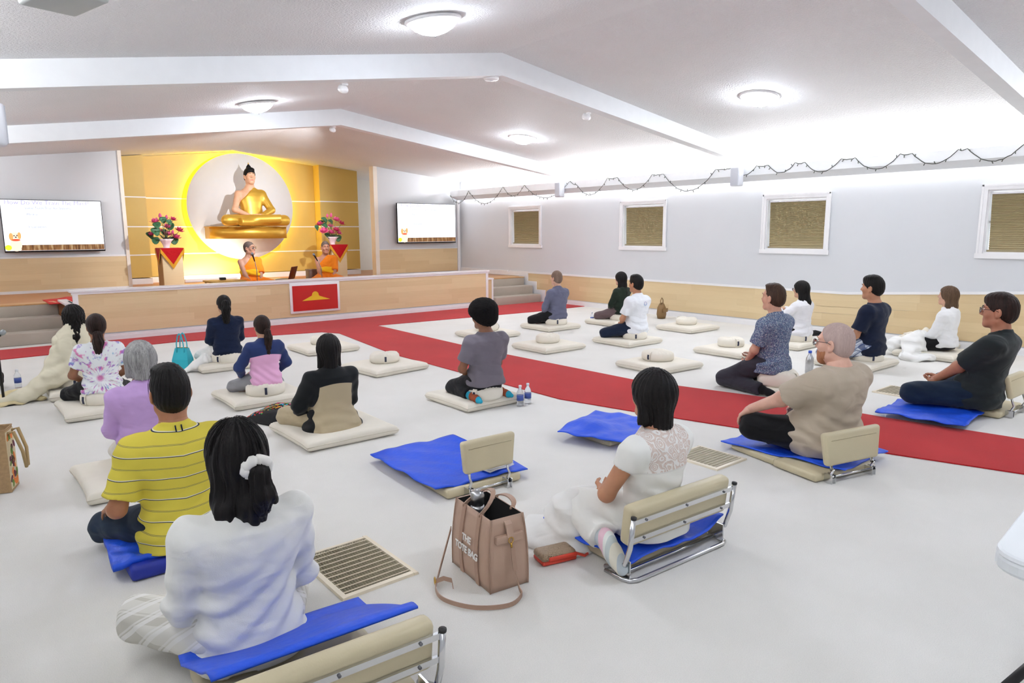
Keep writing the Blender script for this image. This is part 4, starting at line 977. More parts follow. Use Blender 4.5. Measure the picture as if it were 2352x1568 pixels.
def arrangement(px, py, y, lab, seed, spots, leaves):
    """spots: flower heads seen in the photo, at chosen depths around the vase"""
    b = pl(px, py, 1, y); t = thing('flower_arrangement', lab, 'flowers', (b.x, y, b.z), 0)
    def sc_(p, a, r): return Vector((p.x*(1+.10*math.sin(9*a)*max(0, (p.z-.12)/.06)), p.y*(1+.10*math.sin(9*a)*max(0, (p.z-.12)/.06)), p.z))
    MB().lathe([(.001, 0), (.062, 0), (.062, .012), (.050, .03), (.070, .09), (.100, .15), (.128, .185), (.120, .185), (.090, .15), (.001, .13)], 36, fn=sc_).build('vase', VASE, t)
    rnd = random.Random(seed)
    moss = MB()
    for k in range(26):
        a = rnd.random()*2*PI; moss.tube([(0, 0, .13), (.05*math.cos(a), .05*math.sin(a), .20), (.11*math.cos(a), .11*math.sin(a), .20+.07*rnd.random())], [.006, .009, .002], 4)
    moss.build('filler_foliage', M('filler_foliage', '#4a4a3a', .7, var=.4, vscale=40), t)['kind'] = 'stuff'
    for i, (fx, fy, R, bud) in enumerate(spots):
        dy = rnd.uniform(-.12, .12); q = pl(fx, fy, 1, y+dy)-Vector((b.x, y, b.z))
        MB().tube([(0, 0, .12), (q.x*.35, q.y*.3, .12+(q.z-.12)*.45), (q.x*.85, q.y*.8, q.z-.10*R*8*.1-.04), tuple(q)], .0045, 5).build('stem', STM, t)
        tilt = Matrix.Translation(q) @ Vector((q.x*1.2, q.y-.25, .75)).normalized().to_track_quat('Z', 'Y').to_matrix().to_4x4()
        if bud:
            m = MB().lathe([(.001, -.02), (R*.5, .0), (R*.62, R*.6), (R*.35, R*1.3), (.001, R*1.7)], 10); o = m.build('flower_bud', PK, t)
        else:
            o = bloom_mb(R*1.4, seed*31+i).build('flower', PK2 if rnd.random() < .3 else PK, t); MB().lathe([(.001, 0), (R*.24, R*.12), (R*.26, R*.35), (.001, R*.38)], 10).build('flower_heart', YC, o)
        o.matrix_local = tilt
    for fx, fy, R in leaves:
        q = pl(fx, fy, 1, y+rnd.uniform(-.05, .1))-Vector((b.x, y, b.z)); R *= .72
        MB().tube([(0, 0, .12), (q.x*.4, q.y*.3, .12+(q.z-.12)*.5), tuple(q)], .004, 5).build('stem', STM, t)
        def lf_(u, v): a = 2*PI*u; rr = R*v*(1+.10*math.sin(3*a)+.06*math.sin(7*a)); return Vector((rr*math.cos(a), rr*math.sin(a), .35*R*v*v*(math.sin(2*a)*.5+.5)))
        o = MB().slab(lf_, 14, 3, .004).build('leaf', GRN, t); o.matrix_local = Matrix.Translation(q) @ Vector((rnd.uniform(-.6, .6), -.9, rnd.uniform(.1, .9))).normalized().to_track_quat('Z', 'Y').to_matrix().to_4x4()
    return t
def pedestal(pxc, y, ztop, lab):
    x = pxc; t = thing('pedestal', lab, 'pedestal', (x, y, FZ), 0, 'flower pedestals'); h = ztop-FZ
    MB().rbox(-.18, .18, -.18, .18, 0, h, .004).build('column', WOOD, t)
    MB().box(-.188, -.178, -.186, .186, 0, h-.01).build('side_board', M('pedestal_side', '#a67c4e', .5), t)
    c = MB().rbox(-.20, .20, -.20, .20, h-.012, h+.008, .004); c.prism([(-.205, h+.004), (0, h-.30), (.205, h+.004)], -.206, -.196, axis='y'); c.prism([(-.205, h+.004), (0, h-.30), (.205, h+.004)], .196, .206, axis='y')
    c.prism([(-.205, h+.004), (0, h-.25), (.205, h+.004)], -.206, -.198, axis='x').prism([(-.205, h+.004), (0, h-.25), (.205, h+.004)], .198, .206, axis='x'); cl = c.build('cloth', REDCL, t)
    f = MB()
    for sgn in (-1, 1):
        n = 16
        for k in range(n):
            a = k/n; xx = sgn*.205*(1-a); zz = h-.30*a; f.prism([(xx-sgn*.0, zz), (xx-sgn*.205/n, zz-.30/n), (xx-sgn*.205/n, zz-.30/n-.085-.006*(k % 2)), (xx, zz-.085)], -.212, -.207, axis='y')
        for k in range(n):
            a = k/n; xx = sgn*.205*(1-a); zz = h-.25*a; f.prism([(xx, zz), (xx-sgn*.205/n, zz-.25/n), (xx-sgn*.205/n, zz-.25/n-.07), (xx, zz-.07)], .207, .212, axis='x').prism([(xx, zz), (xx-sgn*.205/n, zz-.25/n), (xx-sgn*.205/n, zz-.25/n-.07), (xx, zz-.07)], -.212, -.207, axis='x')
    f.build('fringe', FRG, cl)
    return t
y1 = 14.5; z1 = 1.30; p1 = pl(389, 570, 1, y1); pedestal(p1.x, y1+.0, p1.z, 'wooden pedestal with red cloth left of the monks')
arrangement(383, 571, y1, 'pink lotus flowers in a scalloped vase on the left pedestal', 3, [(368, 499, .05, 1), (382, 502, .045, 1), (397, 506, .06, 0), (357, 511, .075, 0), (385, 524, .075, 0), (364, 533, .07, 0), (349, 540, .065, 0), (411, 531, .07, 0), (383, 541, .09, 0), (396, 535, .04, 1), (403, 547, .08, 0)],
    [(360, 517, .10), (391, 520, .11), (357, 532, .12), (344, 541, .11), (400, 552, .11), (358, 552, .10), (374, 505, .09), (388, 510, .08), (376, 534, .1)])
y2 = 14.5; p2 = pl(770, 562, 1, y2); pedestal(p2.x, y2, p2.z, 'wooden pedestal with red cloth partly behind the right monk')
arrangement(764, 563, y2, 'pink lotus flowers in a scalloped vase on the right pedestal', 5, [(752, 498, .045, 1), (760, 497, .05, 1), (772, 507, .075, 0), (735, 517, .07, 0), (783, 515, .075, 0), (759, 521, .065, 0), (745, 533, .085, 0), (761, 536, .07, 0), (772, 530, .07, 0), (778, 537, .06, 0)],
    [(744, 504, .09), (737, 511, .08), (747, 508, .08), (759, 509, .09), (727, 523, .09), (745, 518, .10), (752, 542, .11), (776, 547, .11), (765, 545, .09)])
# screens
EM = 2**-EXPO
SCR = emis('lit_screen', '#f4f8ff', .97*EM)
def tv(x0, x1, z0, z1, y, lab, full):
    wd, hg = x1-x0, z1-z0; t = thing('television', lab, 'television', (x0, y, z0), 0, 'wall screens')
    MB().rbox(-.012, wd+.012, -.045, .0, -.03, hg+.012, .006).box(.2, wd-.2, 0, .07, .2, hg-.2).build('housing', BLACKP, t)
    MB().box(0, wd, -.049, -.045, 0, hg).build('screen', SCR, t)
    mt = NT('slide_floorboards'); v = mt.coord('Object', (9, 1, 1.2)); mt.color((0, 0, 0, 1)); c = mt.ramp(mt.noise(v, 3, 3), [(.3, srgb('#5a3418')), (.5, srgb('#9a6a3c')), (.7, srgb('#d8b98c'))]); mt.l(c, mt.b.inputs['Emission Color']); mt.set(Emission_Strength=.95*EM)
    MB().box(.14*wd, wd-.003, -.052, -.049, .004, hg*.115).build('slide_floor', mt.m, t)
    lav = emis('slide_lavender', '#8f8ccb', .95*EM); gr = emis('slide_grey_blue', '#6f7a9c', .95*EM)
    def tx(s, size, u, v, m, al='CENTER', b=0): text('slide_text', s, size*hg, m, t, frame((1, 0, 0), (0, 0, 1), (u*wd, -.052, v*hg)), .0006, al, b)
    tx('How Do We Train The Mind?', .118, .455, .915, lav); tx('Some Tools/Toys for Stillness', .066, .455, .825, gr); tx('Mantra', .062, .24, .70, gr, 'LEFT'); tx('Visualization', .062, .24, .455, gr, 'LEFT')
    # plain puppy picture and ball on the slide, as flat shapes
    pc = emis('slide_puppy_cream', '#f3dcc2', .9*EM); po = emis('slide_puppy_tan', '#dba05f', .9*EM); pr = emis('slide_red', '#d8502e', .9*EM); pk = emis('slide_black', '#16120f', .9*EM); pg = emis('slide_ball', '#c8e62a', .95*EM)
    def disc_(name, u, v, ru, rv, m, dy):
        q = MB(); q.prism([(u*wd+ru*hg*math.cos(2*PI*k/20), v*hg+rv*hg*math.sin(2*PI*k/20)) for k in range(20)], -.0500-dy, -.0494-dy, axis='y'); q.build(name, m, t)
    for nm, u, v, ru, rv, m, dy in (('slide_puppy', .105, .12, .10, .13, pc, .003), ('slide_puppy', .105, .29, .085, .085, pc, .0036), ('slide_ear', .065, .28, .035, .075, po, .0042), ('slide_ear', .145, .30, .03, .07, po, .0042), ('slide_scarf', .108, .215, .075, .022, pr, .0042),
        ('slide_eye', .095, .30, .011, .013, pk, .0048), ('slide_eye', .122, .305, .011, .013, pk, .0048), ('slide_nose', .11, .27, .016, .012, pk, .0048), ('slide_paw', .075, .03, .035, .022, pc, .0048), ('slide_paw', .135, .03, .035, .022, pc, .0048), ('slide_ball', .03, .065, .055, .055, pg, .0042)): disc_(nm, u, v, ru, rv, m, dy)
    return t
yt = YT-.09
a = pl(910, 469, 1, yt); b = pl(1044, 555, 1, yt); tv(a.x+.0, b.x, pl(975, 557, 1, yt).z+.02, pl(975, 468.5, 1, yt).z, yt, 'black wall screen with a slide on the wall right of the gold recess', 1)
a = pl(229, 463, 1, yt); c = pl(232, 575, 1, yt); hg = a.z-c.z-.02; tv(a.x-hg*1.72, a.x, c.z+.02, a.z, yt, 'black wall screen with a slide on the wall left of the gold recess', 1)
# emblem board on the stage front
e0, e1 = pl(671, 700, 1, SY-.02), pl(776, 655, 1, SY-.02)
em = thing('emblem_board', 'red board with a yellow emblem and white frame on the stage front', 'sign', ((e0.x+e1.x)/2, SY, (pl(670, 718, 1, SY).z+pl(775, 648, 1, SY).z)/2))
hw, hh = (e1.x-e0.x)/2+.03, .265
MB().rbox(-hw, hw, -.022, .0, -hh, hh, .006).build('frame', WHITE_TRIM, em); MB().box(-hw+.045, hw-.045, -.026, -.02, -hh+.04, hh-.045).build('board', M('emblem_red', '#c01512', .3, var=.03), em)
poly = [(-.25, -.05), (-.07, .035)]+[(-.005+.062*math.cos(PI-PI*k/12), .045+.062*math.sin(PI-PI*k/12)) for k in range(13)]+[(.07, .025), (.27, -.045)]
MB().prism(poly, -.030, -.026, axis='y').build('emblem', M('emblem_yellow', '#e8be1c', .4, var=.02), em)
rm = thing('red_mat', 'red cloth mat lying at the top of the left stage steps', 'mat', (1.40, 12.95, FZ+.008))
MB().slab(lambda u, v: Vector((-.20+.42*u, -.55+.95*v, .10*math.exp(-((u-.8)/.25)**2)*.3+.004*math.sin(9*u+5*v))), 8, 8, .006).build('cloth', M('red_mat_cloth', '#c8281e', .85, bump=.2), rm)

# ------------------------------------------------------------------ ceiling fittings
def dome(x, y, lab):
    z = ceil_z(x, y); s = (ceil_z(x+.1, y)-ceil_z(x-.1, y))/.2
    t = thing('ceiling_light', lab, 'lamp', (x, y, z), 0, 'ceiling dome lights'); t.rotation_euler = (0, -math.atan(s), 0)
    MB().lathe([(.001, .0), (.235, .0), (.24, -.02), (.215, -.028), (.001, -.028)], 40).build('rim', WHITE_TRIM, t)
    MB().lathe([(.001, -.125), (.05, -.122), (.11, -.105), (.165, -.075), (.20, -.04), (.208, -.024), (.001, -.024)], 40).build('glass', DOMEM, t)
    MB().lathe([(.001, -.145), (.007, -.142), (.009, -.132), (.006, -.122), (.001, -.12)], 10).build('finial', M('pewter', '#8a8a88', .3, .8), t)
for x, y, lab in ((3.53, 9.74, 'lit dome ceiling light over the left side near the stage'), (3.37, 5.14, 'lit dome ceiling light at the top edge on the left slope'), (7.99, 9.46, 'smallest lit dome ceiling light on the right slope by the stage'), (8.0, 4.96, 'lit dome ceiling light on the right slope nearer the camera'), (3.4, .6, 'dome ceiling light on the left slope above the camera'), (8.0, .6, 'dome ceiling light on the right slope beside the camera')): dome(x, y, lab)
sd = thing('smoke_detector', 'flat round white smoke detector under the ridge of the middle beam', 'detector', (5.2, 6.72, ceil_z(5.2, 6.6)-.25)); MB().lathe([(.001, -.035), (.07, -.034), (.09, -.02), (.092, 0), (.001, 0)], 28).build('cover', WHITE_TRIM, sd); MB().lathe([(.001, -.04), (.02, -.039), (.022, -.034), (.001, -.034)], 14).build('button', GREYP, sd)
def spot(px, py, y, lab):
    p = pl(px, py, 1, y); x = p.x; z = ceil_z(x, y)-.24+.0
    t = thing('spotlight', lab, 'spotlight', (x, y, z), 0, 'small beam spotlights')
    MB().lathe([(.001, .0), (.032, .0), (.032, -.02), (.001, -.02)], 14).build('mount', WHITE_TRIM, t)
    MB().lathe([(.001, -.05), (.03, -.045), (.042, -.01), (.044, .05), (.036, .055), (.001, .045)], 18, T=Matrix.Translation((0, .03, -.055)) @ Matrix.Rotation(-1.2, 4, 'X')).build('can', WHITE_TRIM, t)
spot(766, 283, 10.98, 'small white spotlight under the ridge of the beam nearest the stage'); spot(792, 187, 6.78, 'small white spotlight under the left half of the middle beam'); spot(1352, 252, 6.78, 'small white spotlight under the right half of the middle beam')
light('spot_on_stage', 'SPOT', (5.55, 11.0, 3.10), SPOT_W, (.97, .98, 1), target=(4.6, 16.2, 1.6), spot_size=1.2, spot_blend=.5, shadow_soft_size=.03)
def wall_speaker(x, y, z, lab, s):
    t = thing('wall_speaker', lab, 'speaker', (x, y, z), 0, 'slim wall speakers')
    MB().rbox(-.07, .07, -.085, .085, -.15, .15, .02).build('cabinet', GREYP, t); MB().rbox(-.076 if s < 0 else .06, -.06 if s < 0 else .076, -.07, .07, -.135, .135, .006).build('grille', M('speaker_grille', '#c9ccd4', .6, var=.1, vscale=300), t); MB().box(.06 if s < 0 else -.14, .14 if s < 0 else -.06, -.03, .03, -.04, .04).build('bracket', GREYP, t)
p = pl(1287, 436, 0, 10.12); wall_speaker(10.10, p.y, p.z, 'light grey speaker at the wall end of the beam nearest the stage', -1)
p = pl(1694, 406, 0, 10.12); wall_speaker(10.10, p.y, p.z, 'light grey speaker at the wall end of the middle beam', -1)
p = pl(6, 292, 1, 6.55); wall_speaker(p.x-.06, 6.45, p.z, 'light grey speaker at the left picture edge below the middle beam', 1)
p = pl(172, 4, 1, 3.0)
pj = thing('projector_housing', 'light grey projector hanging from the ceiling at the top left corner', 'projector', (p.x, p.y, p.z-.0), .25)
MB().rbox(-.11, .085, -.08, .2, .0, .14, .012).build('body', M('projector_grey', '#b9bdba', .5, var=.02), pj); MB().lathe([(.001, .0), (.035, .0), (.04, .02), (.001, .02)], 16, T=Matrix.Translation((-.02, -.08, .07)) @ Matrix.Rotation(PI/2, 4, 'X')).build('lens', BLACKP, pj)
MB().tube([(-.07, .08, .11), (-.07, .08, ceil_z(p.x-.1, p.y+.08)-p.z-.004)], .02, 10).build('pole', GREYP, pj)
# string of little lamps looped along the cove
WIRE = M('dark_green_wire', '#3a3f38', .6, var=.05); BULB = M('clear_bulb', '#55584f', .25, var=.1)
sl_ = thing('string_lights', 'unlit string lights looped along the white cove of the windowed wall', 'string lights', (0, 0, 0))
wire, bulbs = MB(), MB(); rnd = random.Random(4); path = []
pins = [(14.9, 2.5), (14.1, 2.565), (12.75, 2.60), (12.0, 2.60), (10.55, 2.60), (10.35, 2.52), (9.5, 2.6), (9.25, 2.6), (8.4, 2.6), (8.15, 2.6), (7.05, 2.6), (6.75, 2.6), (6.3, 2.6), (6.1, 2.6), (5.65, 2.6), (5.5, 2.6), (4.95, 2.6), (4.75, 2.6), (4.15, 2.6), (4.0, 2.6), (3.45, 2.6), (3.35, 2.6), (2.75, 2.6), (2.7, 2.6), (2.0, 2.6)]
for i, ((ya, za), (yb, zb)) in enumerate(zip(pins, pins[1:])):
    L = abs(ya-yb); sag = .02 if L < .4 else min(.34, .30*L)*(1 if i != 3 else .9)
    n = max(3, int(L/.04))
    for k in range(n):
        f = k/n; y = ya+(yb-ya)*f; z = za+(zb-za)*f-sag*4*f*(1-f); x = XR-.368
        path.append((x+rnd.uniform(-.004, .0), y, z+rnd.uniform(-.006, .006)))
        if k % 3 == 1:
            q = path[-1]; d = (rnd.uniform(-.016, -.002), rnd.uniform(-.02, .02), rnd.choice((-.035, .03, -.03))); bulbs.tube([q, tuple(a+b for a, b in zip(q, d))], [.004, .007], 5)
wire.tube(path, .0055, 4); wire.build('wire', WIRE, sl_); bulbs.build('bulb', BULB, sl_)['kind'] = 'stuff'
P = {}
# --- nearest the camera
P['blazer'] = place(588, 1512, .10, 540, 951, 'woman in a white blazer, her black ponytail tied with a white scrunchie', top=.915, pad=.06, seed=1, vox=(.013, .008, .006), shw=1.08, bulk=1.0, shz=.018,
    shirt=cloth('white_linen', '#eeede7', bump=.3, bscale=300), shirt_name='blazer', back_seam=[(0.0, .0, .56)], seam_mat=cloth('blazer_seam', '#d6d6d8'), sleeve=1.93, sleeve_w=.015, collar=True, hem=-.02, flare=.03, fold=.009, foldz=.2, shirt_off=.016, wrist_l=(-.15, .21, .07), wrist_r=(.15, .21, .07), pole_l=(-.75, -1, -.2), pole_r=(.75, -1, -.2),
    trousers=plaid_mat('beige_check_linen', '#dedbd2', '#c3bfb3', '#f0eeea', 13), trouser_len=.95, loose=.022, socks=cloth('beige_sock', '#cfc8ba'), skin='#d8a98c', hair='halfup', hair_z=-.20, hairm=BLK2, tail=(.012, -.002), tail_len=.22, tail_w=.042, scrunchie=cloth('scrunchie', '#e9e6e0'), flyaway=(70, -.08), head=(.12, .02, 0), kpole=(1, .25, .3), vhair=.0055)
P['yellow'] = place(345, 1242, .12, 387, 833, 'man in a yellow polo shirt with navy and white stripes', top=.90, pad=.02, seed=2, vox=(.012, .008, .006), shirt=stripes_mat(), shirt_name='polo_shirt', sleeve=.80, sleeve_w=.03, collar=True, hem=-.03, flare=.035, fold=.0065, foldz=.1,
    trousers=DENIM, trouser_len=.93, socks=BLACKC, skin='#b27a58', hair='short', hairm=BLK, wrist_l=(-.27, .21, .15), pole_l=(-.35, -1, -.45), hand_l=dict(f=(-.1, .9, -.45), n=(-.2, .4, 1), side=(1, .2, 0), curl=(.35, .3)), head=(0, .02, 0), shw=1.08, nape=-.10, hl_e=(0, -.012, -.05), flyaway=(20, -.02), back_marks=[('collar_stripe', [(-.014, .572), (-.014, .585), (-.014, .60)], .0035, NAVY), ('collar_stripe', [(.014, .572), (.014, .585), (.014, .60)], .0035, NAVY)])
P['lilac'] = place(308, 1052, .165, 318, 775, 'grey-haired woman in a lilac zip jacket seen from behind', top=.925, seed=3, vox=(.013, .0095, .0065), shirt=cloth('lilac', '#c9a6dc', bump=.2), shirt_name='jacket', sleeve=1.9, sleeve_w=.018, collar=True, hem=-.13, flare=.06, shirt_off=.026, fold=.0075, pose='kneel',
    trousers=cloth('cream_trouser', '#d9d2c6'), socks=cloth('cream_trouser', '#d9d2c6'), skin='#c9a185', hair='grey_bob', hairm=GREY, hair_z=-.115, flyaway=(60, -.09), head=(-.1, .03, 0), bulk=1.06, armr=1.05)
def panel_mat(name, ca, cb, zt, xw, slope=0, z0=.3, yf=None):
    """two-colour jacket: ca on the back panel, cb on yoke, sleeves and front"""
    t = NT(name); tc = t.n('ShaderNodeTexCoord'); sx = t.n('ShaderNodeSeparateXYZ'); t.l(tc.outputs['Object'], sx.inputs[0]); X, Y, Z = sx.outputs
    wdt = t.math('ADD', xw, t.math('MULTIPLY', t.math('MAXIMUM', t.math('SUBTRACT', z0, Z), 0.0), slope))
    out = t.math('MAXIMUM', t.math('GREATER_THAN', t.math('ADD', Z, t.math('MULTIPLY', t.math('MULTIPLY', X, X), .9)), zt), t.math('GREATER_THAN', t.math('ABSOLUTE', X), wdt))
    if yf is not None: out = t.math('MAXIMUM', out, t.math('GREATER_THAN', Y, yf))
    a = ca if hasattr(ca, 'is_linked') else srgb(ca)
    t.color(t.mix(out, a, srgb(cb))); t.set(Roughness=.8, Specular_IOR_Level=.2, Sheen_Weight=.1); t.bump(t.noise(tc.outputs['Object'], 240, 2), .15, .002); return t.m
P['tiedye'] = place(228, 906, .178, 218, 717, 'woman in a tie-dye t-shirt with a low brown ponytail', top=.905, seed=4, vox=(.014, .010, .0075), shirt=tiedye_mat(), shirt_name='t_shirt', sleeve=.66, sleeve_w=.026, hem=.02, flare=.02, shirt_off=.02,
    trousers=BLACKC, trouser_len=.97, skin='#9c6a4c', hair='pony', hairm=BRN, tail=(-.012, -.05), tail_len=.30, tail_w=.052, socks=cloth('grey_sock', '#8b8680'), bulk=.97, wrist_l=(-.13, .2, .10), wrist_r=(.13, .2, .10))
P['shawl'] = place(180, 868, .178, 166, 699, 'woman wrapped in a cream shawl with wavy black hair', top=.915, seed=5, vox=(.015, .012, .008), shirt=cloth('cream_knit', '#e3dcc3', bump=.3), shirt_name='top', sleeve=1.9, trousers=cloth('brown_print', '#5a4438', var=.3, vscale=40), skin='#9c6a4c', hair='wavy', hairm=BLK, hair_z=-.27, heads=1.22, fold=.003)
P['denim'] = place(515, 815, .178, 513, 675, 'woman in a dark denim jacket with a long black ponytail', top=.905, seed=6, vox=(.015, .011, .008), shirt=cloth('dark_denim', '#14203a', var=.15), shirt_name='denim_jacket', sleeve=1.92, sleeve_w=.022, collar=True, hem=-.0, flare=.012, shirt_off=.025,
    trousers=WHITEC, loose=.02, skin='#c79a7c', hair='pony', hairm=BLK, tail=(-.012, .045), tail_len=.42, tail_w=.062, socks=cloth('white_sock', '#d9dcdf'), shw=1.05)
P['pink'] = place(610, 887, .175, 601, 721, 'woman in a pink and navy jacket with a dark ponytail', top=.905, seed=7, vox=(.014, .010, .0075), shirt=panel_mat('pink_navy_shell', '#ecb4d9', '#2b3a68', .41, .20, .12, .2), shirt_name='jacket', sleeve=1.85, sleeve_w=.024, collar=True, hem=-.02, flare=.012, shirt_off=.022,
    trousers=cloth('grey_leggings', '#8f8f93'), trouser_len=.95, skin='#c79a7c', hair='pony', hairm=BRN, tail=(.010, -.03), tail_len=.42, tail_w=.046, wrist_l=(-.22, .24, .10), wrist_r=(.22, .24, .10), bulk=.97)
bg = cloth('khaki', '#b7a88a', bump=.2); bk = cloth('black_shell', '#16191b')
P['khaki'] = place(770, 985, .085, 753, 761, 'woman in a khaki jacket with black sleeves and yoke', top=.925, seed=8, vox=(.014, .010, .0075), shirt=panel_mat('khaki_black_shell', '#b7a88a', '#16191b', .45, .165, .24, .34, .05), shirt_name='jacket', sleeve=1.85, sleeve_w=.036, collar=True, hem=-.01, flare=.085, shirt_off=.03, bulk=1.08,
    trousers=bg, loose=.03, skin='#c79a7c', hair='bob', hairm=BLK, hair_z=-.155, head=(-.15, 0, 0), fold=.007, wrist_l=(-.2, .25, .08), socks=bk)
teal = cloth('teal_sock', '#22a0bc'); orn = cloth('rust_sock', '#9c4a2c')
P['afro'] = place(1098, 893, .182, 1113, 676, 'man in a grey t-shirt with a round black afro, kneeling', top=.965, seed=9, pose='kneel', vox=(.013, .0095, .006), shirt=cloth('grey_tee', '#79737c'), shirt_name='t_shirt', sleeve=.72, sleeve_w=.034, hem=.035, flare=.014, shirt_off=.02, fold=.005,
    trousers=BLACKC, trouser_len=.86, skin='#8f5f43', hair='afro', hairm=AFRO, face=True, closed=True, head=(.12, -.10, 0), socks=toe_sock(), wrist_l=(-.10, .2, .12), shw=1.05)
P['bluegrey'] = place(1283, 733, .178, 1280, 620, 'man in a blue-grey raglan pullover with cropped hair near the stage steps', top=.90, seed=10, vox=(.016, .012, .0085), shirt=cloth('blue_grey', '#686a80'), shirt_name='pullover', sleeve=1.9, sleeve_w=.016, collar=True, hem=.0, flare=.012, trousers=BLACKC, trouser_len=.97, socks=cloth('maroon_sock', '#6b3038'), skin='#d0a48c', hair='crop', hairm=BUZZ, shw=1.05, wrist_l=(-.12, .22, .10), face=True, closed=True, bulk=.98)
P['green'] = place(1430, 724, .172, 1428, 623, 'woman in a dark green hoodie with long straight black hair', top=.90, seed=11, vox=(.017, .013, .009), shirt=cloth('dark_green', '#202b22'), shirt_name='hoodie', sleeve=1.9, hood=True, hem=.03, trousers=cloth('mauve', '#6c5a5b'), trouser_len=.97, skin='#d0a48c', hair='long', hairm=BLK, hair_z=-.36, face=True, closed=True, head=(.1, 0, 0), bulk=.92)
P['polo'] = place(1478, 764, .178, 1464, 629, 'man in a white polo shirt with a small round emblem on the back', top=.90, seed=12, vox=(.015, .011, .008), shirt=cloth('white_pique', '#e8eaee', var=.03), shirt_name='polo_shirt', sleeve=.75, sleeve_w=.026, collar=True, hem=-.01, flare=.014, trousers=cloth('navy_jean', '#18243a'), trouser_len=.97, skin='#b88262', hair='short', hairm=BLK, face=True, closed=True, wrist_l=(-.11, .22, .10), shw=1.04, back_marks=[('emblem', [(.035+.026*math.cos(k*PI/8), .455+.026*math.sin(k*PI/8)) for k in range(17)], .0028, M('emblem_lilac', '#a99acb', .7)), ('emblem', [(.035+.034*math.cos(PI+k*PI/8), .452+.034*math.sin(PI+k*PI/8)) for k in range(9)], .0025, M('emblem_sky', '#8fc6e6', .7))])
P['print'] = place(1800, 852, .235, 1783, 648, 'man kneeling in a blue patterned short-sleeved shirt with receding brown hair', top=.905, seed=13, pose='kneel', vox=(.013, .010, .0065), shirt=print_mat(), shirt_name='shirt', sleeve=.78, sleeve_w=.03, collar=True, hem=-.02, flare=.03, shirt_off=.022, trousers=cloth('charcoal', '#34333c'), trouser_len=.97, loose=.02, skin='#cf9f86', hair='short', hairm=DBRN, hl_f=(0, .055, .10), face=True, closed=True, wrist_l=(-.12, .22, .06), shw=1.06, pad=.0, knee_l=(-.13, .47, -.15), knee_r=(.13, .47, -.15), socks=BLACKC)
P['white'] = place(1857, 770, .175, 1845, 642, 'woman in a white jacket and glasses with long black hair', top=.91, seed=14, vox=(.016, .012, .008), shirt=cloth('white_fleece', '#e7e6e9', var=.03), shirt_name='jacket', sleeve=1.9, sleeve_w=.028, collar=True, hem=-.01, flare=.03, shirt_off=.026, trousers=BLACKC, skin='#c99b80', hair='long', hairm=BLK, hair_z=-.26, face=True, glasses=True, head=(.1, -.04, 0), wrist_l=(-.12, .33, .40), wrist_r=(.03, .34, .40), pole_l=(-1, .2, -1))
P['navy'] = place(2035, 812, .178, 2012, 629, 'young man in a navy t-shirt and blue plaid shorts', top=.905, seed=15, vox=(.0145, .010, .0065), shirt=NAVY, shirt_name='t_shirt', sleeve=.78, sleeve_w=.030, hem=-.02, flare=.012, shirt_off=.018, trousers=plaid_mat('blue_plaid', '#d4dbe4', '#24386a', '#3a5080', 16), trouser_len=.5, loose=.02, skin='#b98364', hair='short', hairm=BLK, face=True, closed=True, wrist_l=(-.14, .22, .06), head=(.06, -.02, 0), shw=1.06)
P['whitehood'] = place(2193, 800, .13, 2182, 655, 'woman in a white hoodie with long brown hair and a white cloth over her legs', top=.905, seed=16, vox=(.016, .012, .008), shirt=cloth('white_knit', '#ececec', var=.03), shirt_name='hoodie', sleeve=1.9, sleeve_w=.026, hood=True, hem=.02, flare=.012, trousers=BLACKC, skin='#d0a48c', hair='long', hairm=LBRN, hair_z=-.33, head=(.2, .08, 0), bulk=1.0, shirt_off=.024, fold=.006)
P['beard'] = place(2000, 1085, .10, 1932, 729, 'bearded man with a shaved head and glasses in a beige t-shirt', top=.905, seed=17, vox=(.012, .009, .0045), at=(4.665, 2.225), yaw=-.10, lean=-.05, shirt=cloth('beige_tee', '#b9ab97'), shirt_name='t_shirt', sleeve=.86, sleeve_w=.034, hem=-.02, flare=.03, shirt_off=.03, belly=.07, wrist_r=(.30, .46, .18), hand_r=dict(f=(.1, .8, -.6), n=(.2, .6, .75), side=(-1, .3, .1), curl=(.4, .3)), bulk=1.20, shw=1.02, armr=1.22, legr=1.12, fold=.007, foldz=.14,
    trousers=cloth('black_jogger', '#121214'), trouser_len=.98, loose=.022, socks=cloth('charcoal_sock', '#4c4a4c'), skin='#dfb09a', hair='buzz', hairm=PALE, hl_f=(0, .070, .088), hl_e=(0, .0, -.045), face=True, glasses=True, beard=GING, browm=GING, head=(.16, -.02, 0), headz=-.02, heads=1.15, neck=1.12, wrist_l=(-.33, .49, .185), pole_l=(-.6, -.6, -1), hand_l=dict(f=(-.15, .80, -.62), n=(-.25, .62, .75), side=(1, .3, .1), curl=(.45, .35)), vhand=.0042, kneez=.045, hands=1.08, kpole=(1, .5, .3))
P['right'] = place(2272, 930, .10, 2306, 668, 'man in dark glasses and a charcoal polo shirt with his hands in his lap', top=.905, seed=18, vox=(.0125, .0095, .005), back=.10, lean=-.17, shirt=cloth('charcoal_polo', '#242a2b'), shirt_name='polo_shirt', sleeve=.80, sleeve_w=.032, collar=True, hem=-.02, flare=.015, shirt_off=.02, belly=.03, bulk=1.03, trousers=DENIM, trouser_len=.97, loose=.02, socks=BLACKC, skin='#b67d61', hair='short', hairm=BRN, face=True, glasses=True, head=(.12, .0, 0), wrist_l=(-.1, .36, .10), wrist_r=(.0, .36, .10), vhand=.005, armr=1.08, shw=1.04)
lw = cloth('white_cotton', '#efeee8', var=.03); lace = lace_mat()
